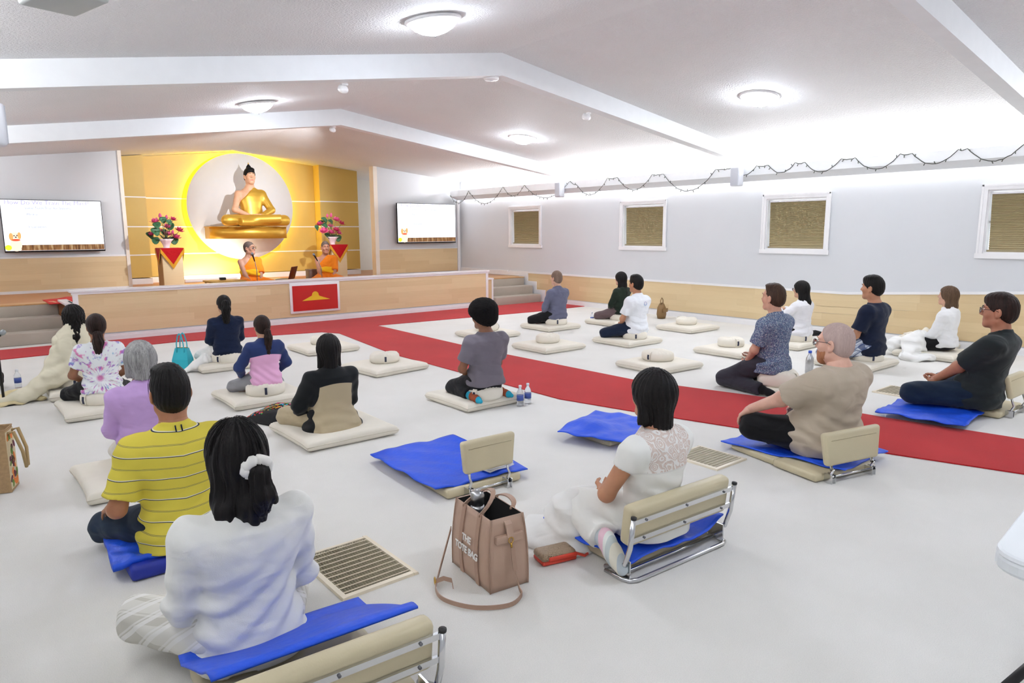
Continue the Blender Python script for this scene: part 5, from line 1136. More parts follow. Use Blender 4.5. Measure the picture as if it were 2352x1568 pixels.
P['lace'] = place(1522, 1225, .13, 1507, 839, 'woman in a white lace-backed blouse with chin-length black hair', top=.92, seed=19, vox=(.0125, .0085, .006), shirt=lace, shirt_name='blouse', sleeve=.40, sleeve_w=.014, hem=-.01, flare=.04, shirt_off=.02, fold=.006, foldz=.2,
    trousers=lw, loose=.03, trouser_len=.85, skin='#c08a68', hair='bob', hairm=BLK2, hair_z=-.135, head=(-.05, .03, 0), flyaway=(70, -.11), vhair=.0055, bulk=1.03, armr=1.05, legs=[((-.24, .36, .08), (-.34, .02, -.0), (-.35, -1, -.5)), ((.16, .40, .08), (-.16, .30, .02), (-.9, .1, -.1))], pose='side', wrist_l=(-.13, .26, .17), socks=sock_mat(), sock_g=.012)
# ------------------------------------------------------------------ cushions
PADM = M('cream_canvas', '#ebe4d5'); TAGM = M('navy_label', '#2b2f45', .7, var=.05); SEAM = M('seam_cord', '#d6cdbb', .8, var=.05)
def pad(x, y, lab, rz=0, w=.72, d=.70, h=.09, seed=0, sag=None):
    t = thing('floor_cushion', lab, 'cushion', (x, y, 0), rz, 'square cream floor cushions'); r = random.Random(seed); m = MB(); N = 26
    a_, b_ = r.random()*6, r.random()*6
    def edge(u, v):
        cx, cy = 2*u-1, 2*v-1
        pull = 1-.045*(1-abs(cx)**3)*abs(cy)**6; pull2 = 1-.045*(1-abs(cy)**3)*abs(cx)**6
        return cx*w/2*pull2, cy*d/2*pull
    def hh(u, v):
        e = max(abs(2*u-1), abs(2*v-1)); e2 = abs((2*u-1)*(2*v-1))
        s_ = (1-min(1, e)**30)**.5*(1-.22*e2**5)
        return h/2*s_*(1+.06*math.sin(7*u+a_)*math.sin(6*v+b_))
    def dip(u, v):
        if not sag: return 0
        return -sag*math.exp(-(((u-.5)/.28)**2+((v-.42)/.26)**2))
    def top(u, v): x_, y_ = edge(u, v); return Vector((x_, y_, h/2+hh(u, v)+dip(u, v)))
    def bot(u, v): x_, y_ = edge(u, v); return Vector((x_, y_, max(.002, h/2-hh(u, v)*.97)))
    # columns crowd towards the rim so that the edge stays round
    q = lambda k: .5-.5*math.cos(PI*k)
    m.grid(lambda u, v: top(q(u), q(v)), N, N).grid(lambda u, v: bot(q(1-u), q(v)), N, N); m.build('cover', PADM, t)
    rim = [Vector((*edge(u, v), h/2)) for u, v in [(k/12, 0) for k in range(12)]+[(1, k/12) for k in range(12)]+[(1-k/12, 1) for k in range(12)]+[(0, 1-k/12) for k in range(12)]]
    MB().tube(rim, .0035, 5, closed=True).build('seam', SEAM, t)
    return t
def zafu(x, y, z, lab, rz=0, R=.175, h=.125, seed=0, sq=1.0, ex=1.0):
    t = thing('meditation_cushion', lab, 'cushion', (x, y, z), rz, 'round cream sitting cushions'); r = random.Random(seed); ph = r.random()*6
    prof = [(.012, .004), (R*.55, .003), (R*.88, .006), (R*.985, h*.22), (R, h*.5), (R*.975, h*.78), (R*.86, h*.96), (R*.5, h*1.04), (R*.16, h*1.02), (.012, h*1.0)]
    def fn(p, a, rr):
        zz = (p.z)/h; k = 1+.03*math.sin(2*a+ph); pl_ = .0035*math.sin(24*a)*(1 if zz > .8 and rr > R*.3 else .25)
        return Vector((p.x*k*ex, p.y*k, p.z*sq*(1+.05*math.sin(3*a+ph))+pl_))
    MB().lathe(prof, 72, fn=fn).build('cover', PADM, t)
    an = -PI/2-.5+r.uniform(-.4, .4); c, s_ = math.cos(an), math.sin(an); q = []
    for rr, zz in ((R*.80, h*.985), (R*.93, h*.92), (R*1.005, h*.75), (R*1.03, h*.5), (R*1.005, h*.25), (R*.93, h*.06)):
        k = 1+.03*math.sin(2*an+ph); q.append((rr*c*k*ex*1.02, rr*s_*k*1.02, zz*sq*(1+.05*math.sin(3*an+ph))+.004))
    MB().strap(q, .042, .006, (-s_, c, 0)).build('handle', PADM, t); MB().strap([(a*1.03, b*1.03, z_) for a, b, z_ in q[2:5]], .022, .004, (-s_, c, 0)).build('label_tag', TAGM, t)
    return t
def who(k): return P[k]['p']
sit = [('shawl', 'under the woman in the cream shawl'), ('tiedye', 'under the woman in the tie-dye t-shirt'), ('lilac', 'under the grey-haired woman in lilac'), ('denim', 'under the woman in dark denim'), ('pink', 'under the woman in pink and navy'), ('bluegrey', 'under the man in the blue-grey pullover'),
       ('green', 'under the woman in the dark green hoodie'), ('polo', 'under the man in the white polo shirt'), ('white', 'under the woman in the white jacket and glasses'), ('navy', 'under the man in the navy t-shirt'), ('afro', 'under the kneeling man in the grey t-shirt')]
for i, (k, lab) in enumerate(sit):
    p = who(k); dx, dy = {'afro': (.03, .22), 'tiedye': (.02, .06), 'lilac': (-.05, .02), 'shawl': (.06, .08)}.get(k, (0, .16))
    pad(p.x+dx, p.y+dy, 'square cream cushion '+lab, seed=i, rz=.0, w=.66 if k == 'afro' else .72); pass
    zafu(p.x, p.y+.02, .074, 'round cream cushion '+lab, seed=i*3+1, rz=random.uniform(-.4, .4))
p = who('khaki'); pad(p.x+.04, p.y+.07, 'square cream cushion under the woman in khaki and black', w=.76, d=.76, seed=21)
p = who('print'); pad(p.x+.18, p.y-.12, 'square cream cushion behind the knees of the man in the patterned shirt', seed=22, w=.76); zafu(p.x+.02, p.y-.06, .084, 'tall cream cushion tilted under the man in the patterned shirt', seed=5, R=.19, h=.155, rz=.5)
p = who('whitehood'); pad(p.x, p.y+.12, 'square cream cushion under the woman in the white hoodie', seed=23)
for i, (x, y, lab, rz) in enumerate(((3.9, 7.12, 'beside the aisle with nobody on it', .12), (3.92, 8.86, 'half hidden behind the woman in khaki', 0), (6.33, 6.95, 'in the middle of the right half with nobody on it', 0), (9.26, 6.83, 'by the windowed wall with nobody on it', 0), (6.42, 5.12, 'in front of the woman in lace across the aisle', -.05), (7.92, 5.12, 'left of the man in the patterned shirt with nobody on it', 0), (6.4, 8.42, 'partly hidden behind the afro of the kneeling man', 0))):
    pad(x, y, 'square cream cushion '+lab, rz, seed=40+i, w=.74, d=.70); zafu(x+.02, y+.04, .084, 'round cream cushion lying '+lab, rz=i*1.3, seed=60+i, sq=.9, R=.17 if i != 4 else .19)
x, y = fl(2255, 795).x-.75, 3.62
for k, (dx, dy, dz, lab) in enumerate(((0, 0, 0, 'lowest cream cushion of the pile behind the woman in the white hoodie'), (.03, .02, .085, 'top cream cushion of the pile behind the woman in the white hoodie'))): o = pad(x+dx, y+dy, lab, .1*k, seed=70+k, h=.09, w=.6, d=.6); o.location.z = dz
th = thing('cream_blanket', 'crumpled cream blanket on the cushion pile by the wall', 'blanket', (x+.02, y, .17)); MB().slab(lambda u, v: Vector(((u-.5)*.5, (v-.5)*.45, .05+.05*math.sin(7*u+3*math.sin(5*v))*math.sin(4*v+1)+.04*math.sin(11*u*v+2)-.12*max(abs(u-.5), abs(v-.5))**2*2)), 26, 22, .012).build('fabric', CREAM, th)

# ------------------------------------------------------------------ legless chairs and blue mats
VIN = M('beige_vinyl', '#c9bd9c', .42, var=.03, vscale=4, bump=.1, bscale=160); BLUE = M('royal_blue_nylon', '#1552dc', .5, var=.05, vscale=5, bump=.5, bscale=22, bdist=.012); BLUED = M('deep_blue_nylon', '#1c2f9c', .5, var=.05)
def floor_chair(x, y, rz, lab, bw=.36, bh=.20, bz=.165, tilt=-.18):
    """x, y: middle of the rear seat edge; +y is where the sitter faces"""
    t = thing('floor_chair', lab, 'chair', (x, y, 0), rz, 'small legless chairs')
    MB().rbox(-.28, .28, 0, .36, .004, .058, .016).build('seat', VIN, t); MB().rbox(-.26, .26, .37, .78, .002, .048, .014).build('seat_front', VIN, t)
    T = Matrix.Translation((0, -.03, bz)) @ Matrix.Rotation(-tilt*1.0, 4, 'X'); m = MB()
    bm = bmesh.new(); bmesh.ops.create_cube(bm, size=1)
    for v in bm.verts: v.co = Vector((v.co.x*(bw if v.co.z > 0 else bw*.9), v.co.y*.052, (v.co.z+.5)*bh))
    bmesh.ops.bevel(bm, geom=list(bm.edges), offset=.022, segments=4, profile=.5, affect='EDGES'); bm.verts.index_update()
    m.add([T @ v.co for v in bm.verts], [tuple(v.index for v in f.verts) for f in bm.faces], True); bm.free(); b = m.build('backrest', VIN, t)
    MB().tube([T @ Vector((-bw*.40, -.0262, bh*.76)), T @ Vector((0, -.0265, bh*.77)), T @ Vector((bw*.40, -.0262, bh*.76))], .0022, 5).build('piping', M('vinyl_seam', '#a89c7c', .5, var=.02), b)
    for e in (-1, 1):
        MB().tube([T @ Vector((e*bw*.36, 0, .03)), T @ Vector((e*bw*.36, -.005, -.03)), (e*bw*.36, -.055, .10), (e*bw*.36, -.03, .045), (e*bw*.36, -.02, .02)], .009, 8).build('back_post', CHROME, t)
        MB().box(e*bw*.36-.016, e*bw*.36+.016, -.05, .01, .002, .035).box(e*bw*.36-.018, e*bw*.36-.013, -.06, .0, .002, .06).box(e*bw*.36+.013, e*bw*.36+.018, -.06, .0, .002, .06).build('hinge', CHROME, t)
    MB().tube([(-bw*.36, -.045, .045), (bw*.36, -.045, .045)], .007, 8).build('cross_rod', CHROME, t)
    return t
def bench_chair(x, y, rz, lab, w=.66, bz=.20, bh=.20, tilt=-.12):
    t = thing('floor_bench_chair', lab, 'chair', (x, y, 0), rz, 'wide legless chairs with chrome frames'); hw = w/2
    MB().rbox(-hw+.06, hw-.03, .10, .46, .012, .082, .02).build('seat', VIN, t); MB().rbox(-hw+.06, hw-.03, .47, .70, .004, .07, .02).build('seat_front', VIN, t)
    T = Matrix.Translation((0, .0, bz)) @ Matrix.Rotation(-tilt, 4, 'X'); b = MB().rbox(-hw, hw-.015, .012, .085, 0, bh, .024, 3, T=T).build('backrest', VIN, t)
    for z in (.045, .135):
        rl = MB().box(-hw+.0, hw-.0, -.001, .010, z-.012, z+.012, T=T).build('rail', CHROME, t)
        for q in (-.78, 0, .78): MB().lathe([(.001, 0), (.006, 0), (.006, .006), (.001, .007)], 8, T=T @ Matrix.Translation((q*hw, 0, z)) @ Matrix.Rotation(PI/2, 4, 'X')).build('screw', M('dark_screw', '#77777a', .3, .9), rl)
    for e in (-1, 1):
        pst = MB().tube([T @ Vector((e*(hw+.004), .002, bh*.80)), T @ Vector((e*(hw+.004), .002, .01)), (e*(hw+.004), .03, bz*.52), (e*(hw+.004), .155, .035)], .0125, 10).build('back_post', CHROME, t)
        MB().lathe([(.001, 0), (.014, 0), (.014, .01), (.001, .012)], 10, T=T @ Matrix.Translation((e*(hw+.004), .002, bh*.80))).build('end_cap', BLACKP, pst)
        MB().box(e*(hw-.02)-.004, e*(hw-.02)+.004, .02, .11, .012, .10).build('hinge', CHROME, t)
    r = .05; MB().tube([(-hw, .16, .012), (-hw, .0+r, .012), (-hw+r*.3, r*.3-.0, .012), (-hw+r, 0, .012), (hw-r, 0, .012), (hw-r*.3, r*.3, .012), (hw, r, .012), (hw, .16, .012)], .011, 8).build('base_tube', CHROME, t)
    MB().tube([(-hw+.03, .075, .022), (hw-.03, .075, .022)], .008, 8).build('cross_rod', CHROME, t)
    return t
floor_chair(2.49, 3.31, -.04, 'empty beige legless chair behind the tan tote bag', tilt=.02, bz=.150, bh=.205, bw=.40)
pb = who('beard'); floor_chair(4.44, 1.985, -.24, 'beige legless chair under the bearded man in beige', bw=.52, bh=.215, bz=.115, tilt=.10)
pr = who('right'); floor_chair(pr.x+.22, pr.y-.19, -.02, 'beige legless chair under the man in the charcoal polo', bw=.40, tilt=.22)
bench_chair(2.64, 1.93, -.05, 'wide beige chair with chrome frame behind the woman in lace', w=.72, bz=.17, bh=.195)
bench_chair(.79, 1.80, -.06, 'wide beige chair with chrome frame at the bottom edge behind the blazer', w=.70, bz=.165, bh=.185)
def mat_(x, y, z, rz, w, d, lab, fn=None, seed=0, th=.008, m=None, n=(30, 30)):
    t = thing('blue_mat', lab, 'mat', (x, y, z), rz, 'royal blue mats'); r = random.Random(seed); a, b, c = [r.random()*6 for _ in range(3)]
    def f(u, v):
        zz = .007*math.sin(9*u+a+2*math.sin(4*v+b))*math.sin(6*v+c)+.004*math.sin(17*(u+v)+a)+.003*math.sin(31*u+6*math.sin(5*v+c))*math.sin(7*v+b)
        p = Vector(((u-.5)*w*(1+.02*math.sin(5*v+b)), (v-.5)*d*(1+.02*math.sin(4*u+c)), zz+.008)); 
        return fn(u, v, p) if fn else p
    MB().slab(f, n[0], n[1], th).build('cloth', m or BLUE, t); return t
def over_step(h0, h1, vs=.45, tip=.0):
    def f(u, v, p): p.z += (h0 if v < vs-.06 else h1 if v > vs+.06 else h0+(h1-h0)*(v-vs+.06)/.12)-tip*max(0, v-.9)*3; return p
    return f
mat_(2.52, 3.80, .0, -.05, .70, .92, 'blue mat lying on the empty legless chair', over_step(.064, .058, .5), 1)
mat_(3.95, 3.62, .0, .35, .72, .56, 'blue mat lying left of the head of the woman in lace', lambda u, v, p: p+Vector((0, 0, .078+.05*math.exp(-((u-.35)/.2)**2)*math.exp(-((v-.7)/.3)**2))), 2)
MB().rbox(3.72, 4.2, 3.40, 3.78, .004, .05, .015).build('seat_pad', VIN); o = bpy.data.objects['seat_pad']; o.name = 'floor_pad'; tag(o, 'beige vinyl pad under the blue mat beyond the woman in lace', 'pad')
mat_(pb.x, pb.y+.18, .0, 0, .66, .90, 'blue mat under the bearded man in beige', over_step(.066, .052, .42), 3)
mat_(pr.x-.45, pr.y+.22, .0, .08, .62, .66, 'blue mat reaching out before the man in charcoal', lambda u, v, p: p+Vector((0, 0, .05)), 4)
pl19 = who('lace'); mat_(2.66, 2.27, .0, -.05, .70, .62, 'blue mat under the woman in lace', lambda u, v, p: p+Vector((0, 0, .088+.05*max(0, (u-.6)/.4)**2)), 5)
def lean5(u, v, p):
    t = v; p.y = .10+t*.52; p.z = .345-.19*min(1, t*1.15)**1.2+.012*math.sin(8*u+2)*math.sin(3*v)+.02*math.exp(-((v-.08)/.1)**2); return p
mat_(.79, 1.80, .0, -.06, .67, .55, 'blue mat draped from the chair back behind the white blazer', lean5, 6)
mat_(.66, 3.66, .075, -.05, .36, .40, 'blue mat folded under the man in yellow', lambda u, v, p: p+Vector((0, 0, .025*math.sin(PI*u))), 7, th=.03)
o = MB().rbox(.53, .98, 3.42, 3.92, .003, .078, .02).build('blue_pad', BLUED); tag(o, 'deep blue pad on the floor under the man in yellow', 'pad')
# ------------------------------------------------------------------ floor grilles
VENT = M('ivory_enamel', '#e6dac2', .35, var=.03); SLAT = M('worn_grille_metal', '#a89f86', .4, .3, var=.15, vscale=30); DUCT_SHADE = M('duct_shade', '#2c2822', .8)
def grille(x0, x1, y0, y1, lab, ns=24, nb=11):
    t = thing('floor_grille', lab, 'vent', ((x0+x1)/2, (y0+y1)/2, 0), 0, 'floor air grilles'); hx, hy = (x1-x0)/2, (y1-y0)/2; f = .026
    MB().box(-hx+f, hx-f, -hy+f, hy-f, .001, .003).build('duct_shade_plate', DUCT_SHADE, t)  # flat dark plate: its colour stands in for the shade down the duct
    MB().prism([(-hx, .0), (-hx+f, 0.0), (-hx+f, .014), (-hx+.004, .012)], -hy, hy, axis='y').prism([(hx-f, .0), (hx, 0.0), (hx-.004, .012), (hx-f, .014)], -hy, hy, axis='y').prism([(-hy, 0), (-hy+f, 0), (-hy+f, .014), (-hy+.004, .012)], -hx+f, hx-f, axis='x').prism([(hy-f, 0), (hy, 0), (hy-.004, .012), (hy-f, .014)], -hx+f, hx-f, axis='x').build('rim', VENT, t)
    ax, ay = hx-f, hy-f; s0 = None
    for k in range(ns):
        x = -ax+(k+.5)*2*ax/ns
        if s0 is None: s0 = MB().add([(-.0045, -ay, .003), (.0005, -ay, .011), (.0005, ay, .011), (-.0045, ay, .003), (-.003, -ay, .003), (.002, -ay, .011), (.002, ay, .011), (-.003, ay, .003)], [(0, 1, 2, 3), (7, 6, 5, 4), (1, 5, 6, 2), (0, 4, 5, 1), (3, 2, 6, 7)]).build('slat', SLAT, t, (x, 0, 0))
        else: share(s0, 'slat', t, (x, 0, 0))
    b0 = None
    for k in range(nb):
        y = -ay+(k+.5)*2*ay/nb
        if b0 is None: b0 = MB().box(-ax, ax, -.0022, .0022, .009, .0128).build('bar', VENT, t, (0, y, 0))
        else: share(b0, 'bar', t, (0, y, 0))
    return t
grille(1.21, 1.60, 2.66, 3.18, 'ivory floor grille beside the woman in the white blazer'); grille(3.89, 4.25, 2.59, 2.99, 'ivory floor grille between the woman in lace and the bearded man'); grille(7.02, 7.45, 2.58, 2.95, 'ivory floor grille behind the bearded man in the far carpet half')

# ------------------------------------------------------------------ bags and small things
TAN = M('tan_leatherette', '#b89a86', .5, var=.04, bump=.12, bscale=240); TANS = M('tan_strap', '#ab8c78', .5, var=.04); BRASS = M('brass', '#c9a24a', .25, .9); STEEL = M('brushed_steel', '#b9babc', .28, .95, var=.08, vscale=40)
def tote(cx, cy, rz):
    t = thing('tote_bag', 'tan tote bag with white lettering and a steel flask inside', 'bag', (cx, cy, 0), rz)
    L, W_, Hh = .36, .20, .335      # long side carries the lettering (local -x face), short side faces the camera
    m = MB(); n = 12
    def wall(side):
        # outer skin: 4 walls leaning in towards the top
        pass
    def P_(u, z):                   # perimeter point at height z
        k = z/Hh; l, w = L*(1-.10*k), W_*(1-.16*k+.10*math.sin(PI*k)); per = [(-w/2, -l/2), (w/2, -l/2), (w/2, l/2), (-w/2, l/2)]
        i = int(u) % 4; f = u-int(u); a, b = per[i], per[(i+1) % 4]; bul = .012*math.sin(PI*f)*math.sin(PI*min(1, k*1.1))*(1 if i % 2 == 0 else .6)
        nx, ny = ((0, -1), (1, 0), (0, 1), (-1, 0))[i]
        return Vector((a[0]+(b[0]-a[0])*f+nx*bul, a[1]+(b[1]-a[1])*f+ny*bul, z))
    nu, nv = 32, 10
    o_ = [[P_(4*i/nu, Hh*j/nv+.002) for i in range(nu)] for j in range(nv+1)]
    v = [p for r in o_ for p in r]; f = [(j*nu+i, j*nu+(i+1) % nu, (j+1)*nu+(i+1) % nu, (j+1)*nu+i) for j in range(nv) for i in range(nu)]+[tuple(range(nu-1, -1, -1))]
    base = len(v); v += [Vector((p.x*.965, p.y*.965, Hh)) for p in o_[-1]]+[Vector((p.x*.90, p.y*.92, .03)) for p in o_[0]]
    f += [((nv)*nu+i, nv*nu+(i+1) % nu, base+(i+1) % nu, base+i) for i in range(nu)]
    m.add(v, f, True); m.build('body', TAN, t)
    MB().add(v[base:], [(i, (i+1) % nu, nu+(i+1) % nu, nu+i) for i in range(nu)]+[tuple(nu+i for i in range(nu))], True).build('lining', M('black_lining', '#151414', .8), t)
    for u in range(4): MB().tube([P_(u+.0001, Hh*k/8+.002)*1.0 for k in range(9)], .0045, 5).build('edge_piping', TANS, t)
    xf = lambda z, y=0: P_(3.5, z).x
    for y in (-.075, .075):         # handle tapes sewn down the lettered side
        MB().strap([(P_(3.5-y/L*1.0, z).x-.004, y*(1-.06*z/Hh), z) for z in [Hh*k/8+.002 for k in range(9)]], .030, .005, (0, 1, 0)).build('handle_tape', TANS, t)
    for sx in (-1, 1):
        x = sx*W_*.42; h_ = [(x, -.075, Hh-.01)]
        for k in range(13):
            a = PI*k/12; h_.append((x+(.10 if sx < 0 else .03)*math.sin(a), -.075*math.cos(a)*1.0, Hh+.0+(.075 if sx < 0 else .02)*math.sin(a)))
        h_.append((x, .075, Hh-.01)); MB().strap(h_, .026, .006, [(1, 0, 0) if 1 < k < len(h_)-2 else (1, 0, .01) for k in range(len(h_))]).build('handle', TANS, t)
    # short side: tab, ring, clip, long strap lying on the carpet
    ye = -L/2
    MB().rbox(-.070, .070, ye-.010, ye+.012, .225, .262, .004).build('side_band', TAN, t); MB().strap([(0, -L/2+.03, Hh-.01), (0, -L/2+.004, Hh-.03), (0, -L/2-.012, Hh-.085)], .034, .008, (1, 0, 0)).build('side_tab', TAN, t)
    MB().tube([(.012*math.cos(a), -L/2-.016, .238+.014*math.sin(a)) for a in [2*PI*k/14 for k in range(14)]], .0022, 6, closed=True).tube([(0, -L/2-.018, .226), (0, -L/2-.02, .205)], .005, 6).build('clip', BRASS, t)
    sp = [(.005, ye-.020, .205), (.012, ye-.03, .10), (.02, ye-.05, .02), (.0, ye-.10, .014), (-.09, ye-.14, .014), (-.22, ye-.08, .014), (-.30, ye+.04, .014), (-.30, ye+.14, .016), (-.25, ye+.22, .03), (-.17, ye+.30, .11), (-.11, ye+.345, .20)]
    cp = []
    for i in range(len(sp)-1):      # Catmull-Rom
        p0, p1, p2, p3 = [Vector(sp[max(0, min(len(sp)-1, j))]) for j in (i-1, i, i+1, i+2)]
        for k in range(6): q = k/6; cp.append(.5*((2*p1)+(p2-p0)*q+(2*p0-5*p1+4*p2-p3)*q*q+(3*p1-p0-3*p2+p3)*q**3))
    MB().strap(cp, .020, .004, [(1, 0, 0) if p.z > .09 and i < 20 else (0, 0, 1) for i, p in enumerate(cp)]).build('shoulder_strap', TANS, t)
    bk = MB().tube([(-.275+.018*math.cos(a)*.3, ye+.20+.018*math.cos(a), .026+.016*math.sin(a)) for a in [2*PI*k/12 for k in range(12)]], .003, 6, closed=True).build('buckle', BRASS, t)
    MB().strap([(-.28, ye+.19, .03), (-.25, ye+.16, .05), (-.22, ye+.14, .04), (-.225, ye+.12, .02)], .020, .004, (0, .3, 1)).build('strap_end', TANS, t)
    wt = M('white_print', '#f0eeea', .6, var=.02)
    for s_, z, sz in (('THE', .185, .044), ('TOTE BAG', .130, .044)):
        text('lettering', s_, sz, wt, t, frame((0, -1, 0), (.10, 0, 1), (P_(3.5, z).x-.014, 0, z)), .0012, 'CENTER', .0012)
    return t
tote(1.865, 2.46, -.12)
fk = thing('steel_flask', 'brushed steel flask standing inside the tan tote bag', 'bottle', (1.845, 2.52, .04)); MB().lathe([(.001, 0), (.034, 0), (.035, .27), (.031, .285), (.001, .285)], 28).build('body', STEEL, fk)
MB().lathe([(.001, .285), (.032, .287), (.033, .33), (.028, .352), (.001, .36)], 28, fn=lambda p, a, r: Vector((p.x*(1-.05*max(0, math.cos(6*a))), p.y*(1-.05*max(0, math.cos(6*a))), p.z))).build('cup_lid', STEEL, fk)
# patterned purse with red trim
pu = thing('wristlet_purse', 'brown patterned purse with red trim on the carpet by the sock', 'purse', (2.185, 2.36, .0), -.25)
tp = NT('brown_scroll_print'); v_ = tp.coord('Object'); vo = tp.n('ShaderNodeTexVoronoi', feature='DISTANCE_TO_EDGE'); vo.inputs['Scale'].default_value = 42; tp.l(v_, vo.inputs['Vector']); tp.color(tp.ramp(tp.math('SINE', tp.math('MULTIPLY', vo.outputs['Distance'], 60.0)), [(.3, srgb('#b39c80')), (.5, srgb('#6b5138'))])); tp.set(Roughness=.5)
RTR = M('coral_red_leather', '#d8432f', .45, var=.04)
MB().rbox(-.09, .10, -.06, .05, .022, .062, .018, 3).build('flap', tp.m, pu); MB().rbox(-.085, .105, -.055, .055, .002, .026, .01).build('body', RTR, pu); MB().rbox(-.055, .10, -.066, -.05, .026, .048, .006).build('edge', RTR, pu)
MB().strap([(.10, -.03, .03), (.15, -.05, .012), (.20, -.02, .008), (.24, .03, .02), (.18, .07, .03), (.10, .05, .04)], .014, .004, (0, 0, 1)).build('wrist_strap', RTR, pu)
# jute bag, cropped by the left edge
JUT = M('jute_weave', '#b3946c', .9, var=.12, vscale=60, bump=.5, bscale=120); jb = thing('jute_bag', 'jute bag with a vegetable print at the left picture edge', 'bag', (.10, 5.30, 0), -.30)
def jw(x, y): return x, y
jm = MB(); Lx, Ly, Hj = .26, .17, .40
prof = lambda k: (Lx/2*(1-.02*k), Ly/2*(1-.10*k))
vv = []
for k in (0, .5, 1):
    a, b = prof(k); vv += [(-a, -b, Hj*k+.003), (a, -b, Hj*k+.003), (a, b, Hj*k+.003), (-a, b, Hj*k+.003)]
jm.add(vv, [(0, 3, 2, 1)]+[(r*4+i, r*4+(i+1) % 4, r*4+4+(i+1) % 4, r*4+4+i) for r in (0, 1) for i in range(4)])
a, b = prof(1); iv = [(-a+.006, -b+.006, Hj), (a-.006, -b+.006, Hj), (a-.006, b-.006, Hj), (-a+.006, b-.006, Hj), (-a+.01, -b+.01, .02), (a-.01, -b+.01, .02), (a-.01, b-.01, .02), (-a+.01, b-.01, .02)]
jm.add(iv, [(i, i+4, (i+1) % 4+4, (i+1) % 4) for i in range(4)]+[(4, 5, 6, 7)]); jm.add([(-a, -b, Hj+.003), (a, -b, Hj+.003), (a, b, Hj+.003), (-a, b, Hj+.003)]+iv[:4], [(i, (i+1) % 4, 4+(i+1) % 4, 4+i) for i in range(4)]); jm.build('body', JUT, jb)
MB().tube([(-a, -b, Hj), (a, -b, Hj), (a, b, Hj), (-a, b, Hj)], .005, 5, closed=True).build('hem', JUT, jb)
pc = [M('print_green', '#6f8f3a', .8), M('print_orange', '#e8843a', .8), M('print_plum', '#6b2c3e', .8)]; rnd = random.Random(8); pm = MB()
panel = MB().box(Lx/2-.001, Lx/2+.0015, -Ly/2*.97, Ly/2*.93, .02, Hj*.96).build('print_panel', M('print_base', '#d9c9a4', .85), jb)
for k in range(30):
    y, z, r1, r2, an = rnd.uniform(-.065, .06), rnd.uniform(.04, .36), rnd.uniform(.010, .020), rnd.uniform(.016, .034), rnd.random()*3
    pm.prism([(y+r1*math.cos(q)*math.cos(an)-r2*math.sin(q)*math.sin(an), z+r1*math.cos(q)*math.sin(an)+r2*math.sin(q)*math.cos(an)) for q in [2*PI*i/10 for i in range(10)]], Lx/2+.001, Lx/2+.003, mi=k % 3, axis='x')
pm.build('vegetable_print', pc, jb)['kind'] = 'stuff'
ROPE = M('rope_handle', '#b39a6c', .85, bump=.4, bscale=90)
MB().tube([(Lx/2+.0, -.045, Hj-.03), (Lx/2+.035, -.05, Hj-.02), (Lx/2+.07, -.045, .25), (Lx/2+.075, -.02, .14), (Lx/2+.075, .02, .14), (Lx/2+.07, .045, .25), (Lx/2+.035, .05, Hj-.02), (Lx/2, .045, Hj-.03)], .010, 8).build('handle', ROPE, jb)
# turquoise handbag
TQ = M('turquoise_leather', '#27b3c4', .45, var=.05); tb = thing('turquoise_handbag', 'turquoise handbag standing beside the woman in dark denim', 'bag', (2.10, 8.72, 0), .85); tb.scale = (.85, .8, 1.22)
vv = [(-.085, -.12, .002), (.085, -.12, .002), (.085, .12, .002), (-.085, .12, .002), (-.082, -.118, .10), (.082, -.118, .10), (.082, .118, .10), (-.082, .118, .10), (-.03, -.09, .21), (.03, -.09, .21), (.03, .09, .21), (-.03, .09, .21)]
bm_ = MB(); bm_.add(vv, [(0, 3, 2, 1), (8, 9, 10, 11)]+[(r*4+i, r*4+(i+1) % 4, r*4+4+(i+1) % 4, r*4+4+i) for r in (0, 1) for i in range(4)]); bm_.build('body', TQ, tb)
for sx in (-1, 1): MB().tube([(sx*.045, -.055, .17), (sx*.05, -.05, .26), (sx*.045, -.025, .335), (sx*.045, .0, .35), (sx*.045, .025, .335), (sx*.05, .05, .26), (sx*.045, .055, .17)], .008, 8).build('handle', TQ, tb)
MB().tube([(0, -.09, .213), (0, .09, .213)], .004, 5).build('zipper', BRASS, tb); MB().rbox(.05, .075, -.02, .02, .08, .16, .004).build('charm', BRASS, tb); MB().strap([(.03, .09, .2), (.07, .13, .14), (.09, .15, .06), (.10, .10, .01)], .016, .004, (1, 0, 0)).build('side_strap', TQ, tb)
# embroidered black shoulder bag lying flat
eb = thing('embroidered_bag', 'black shoulder bag with colourful embroidery lying on the carpet', 'bag', (2.13, 5.86, 0), .35); BF = M('black_canvas', '#141416', .85, bump=.3, bscale=150, var=.1)
MB().slab(lambda u, v: Vector(((u-.5)*.44, (v-.5)*.34, .012+.085*(1-(2*u-1)**4)*(1-(2*v-1)**4)+.012*math.sin(8*u+3*v))), 16, 12, lambda p: Vector((p.x, p.y, .003))).build('body', BF, eb)
cols = [M('thread_'+n, c, .7) for n, c in (('red', '#e0322a'), ('yellow', '#eac63a'), ('green', '#2fae52'), ('cyan', '#2fb7d6'), ('pink', '#e8489a'), ('orange', '#ee7a2a'))]; em_ = MB(); rnd = random.Random(11)
hz = lambda x, y: .012+.085*(1-(2*(x/.44))**4)*(1-(2*(y/.34))**4)+.012*math.sin(8*(x/.44+.5)+3*(y/.34+.5))
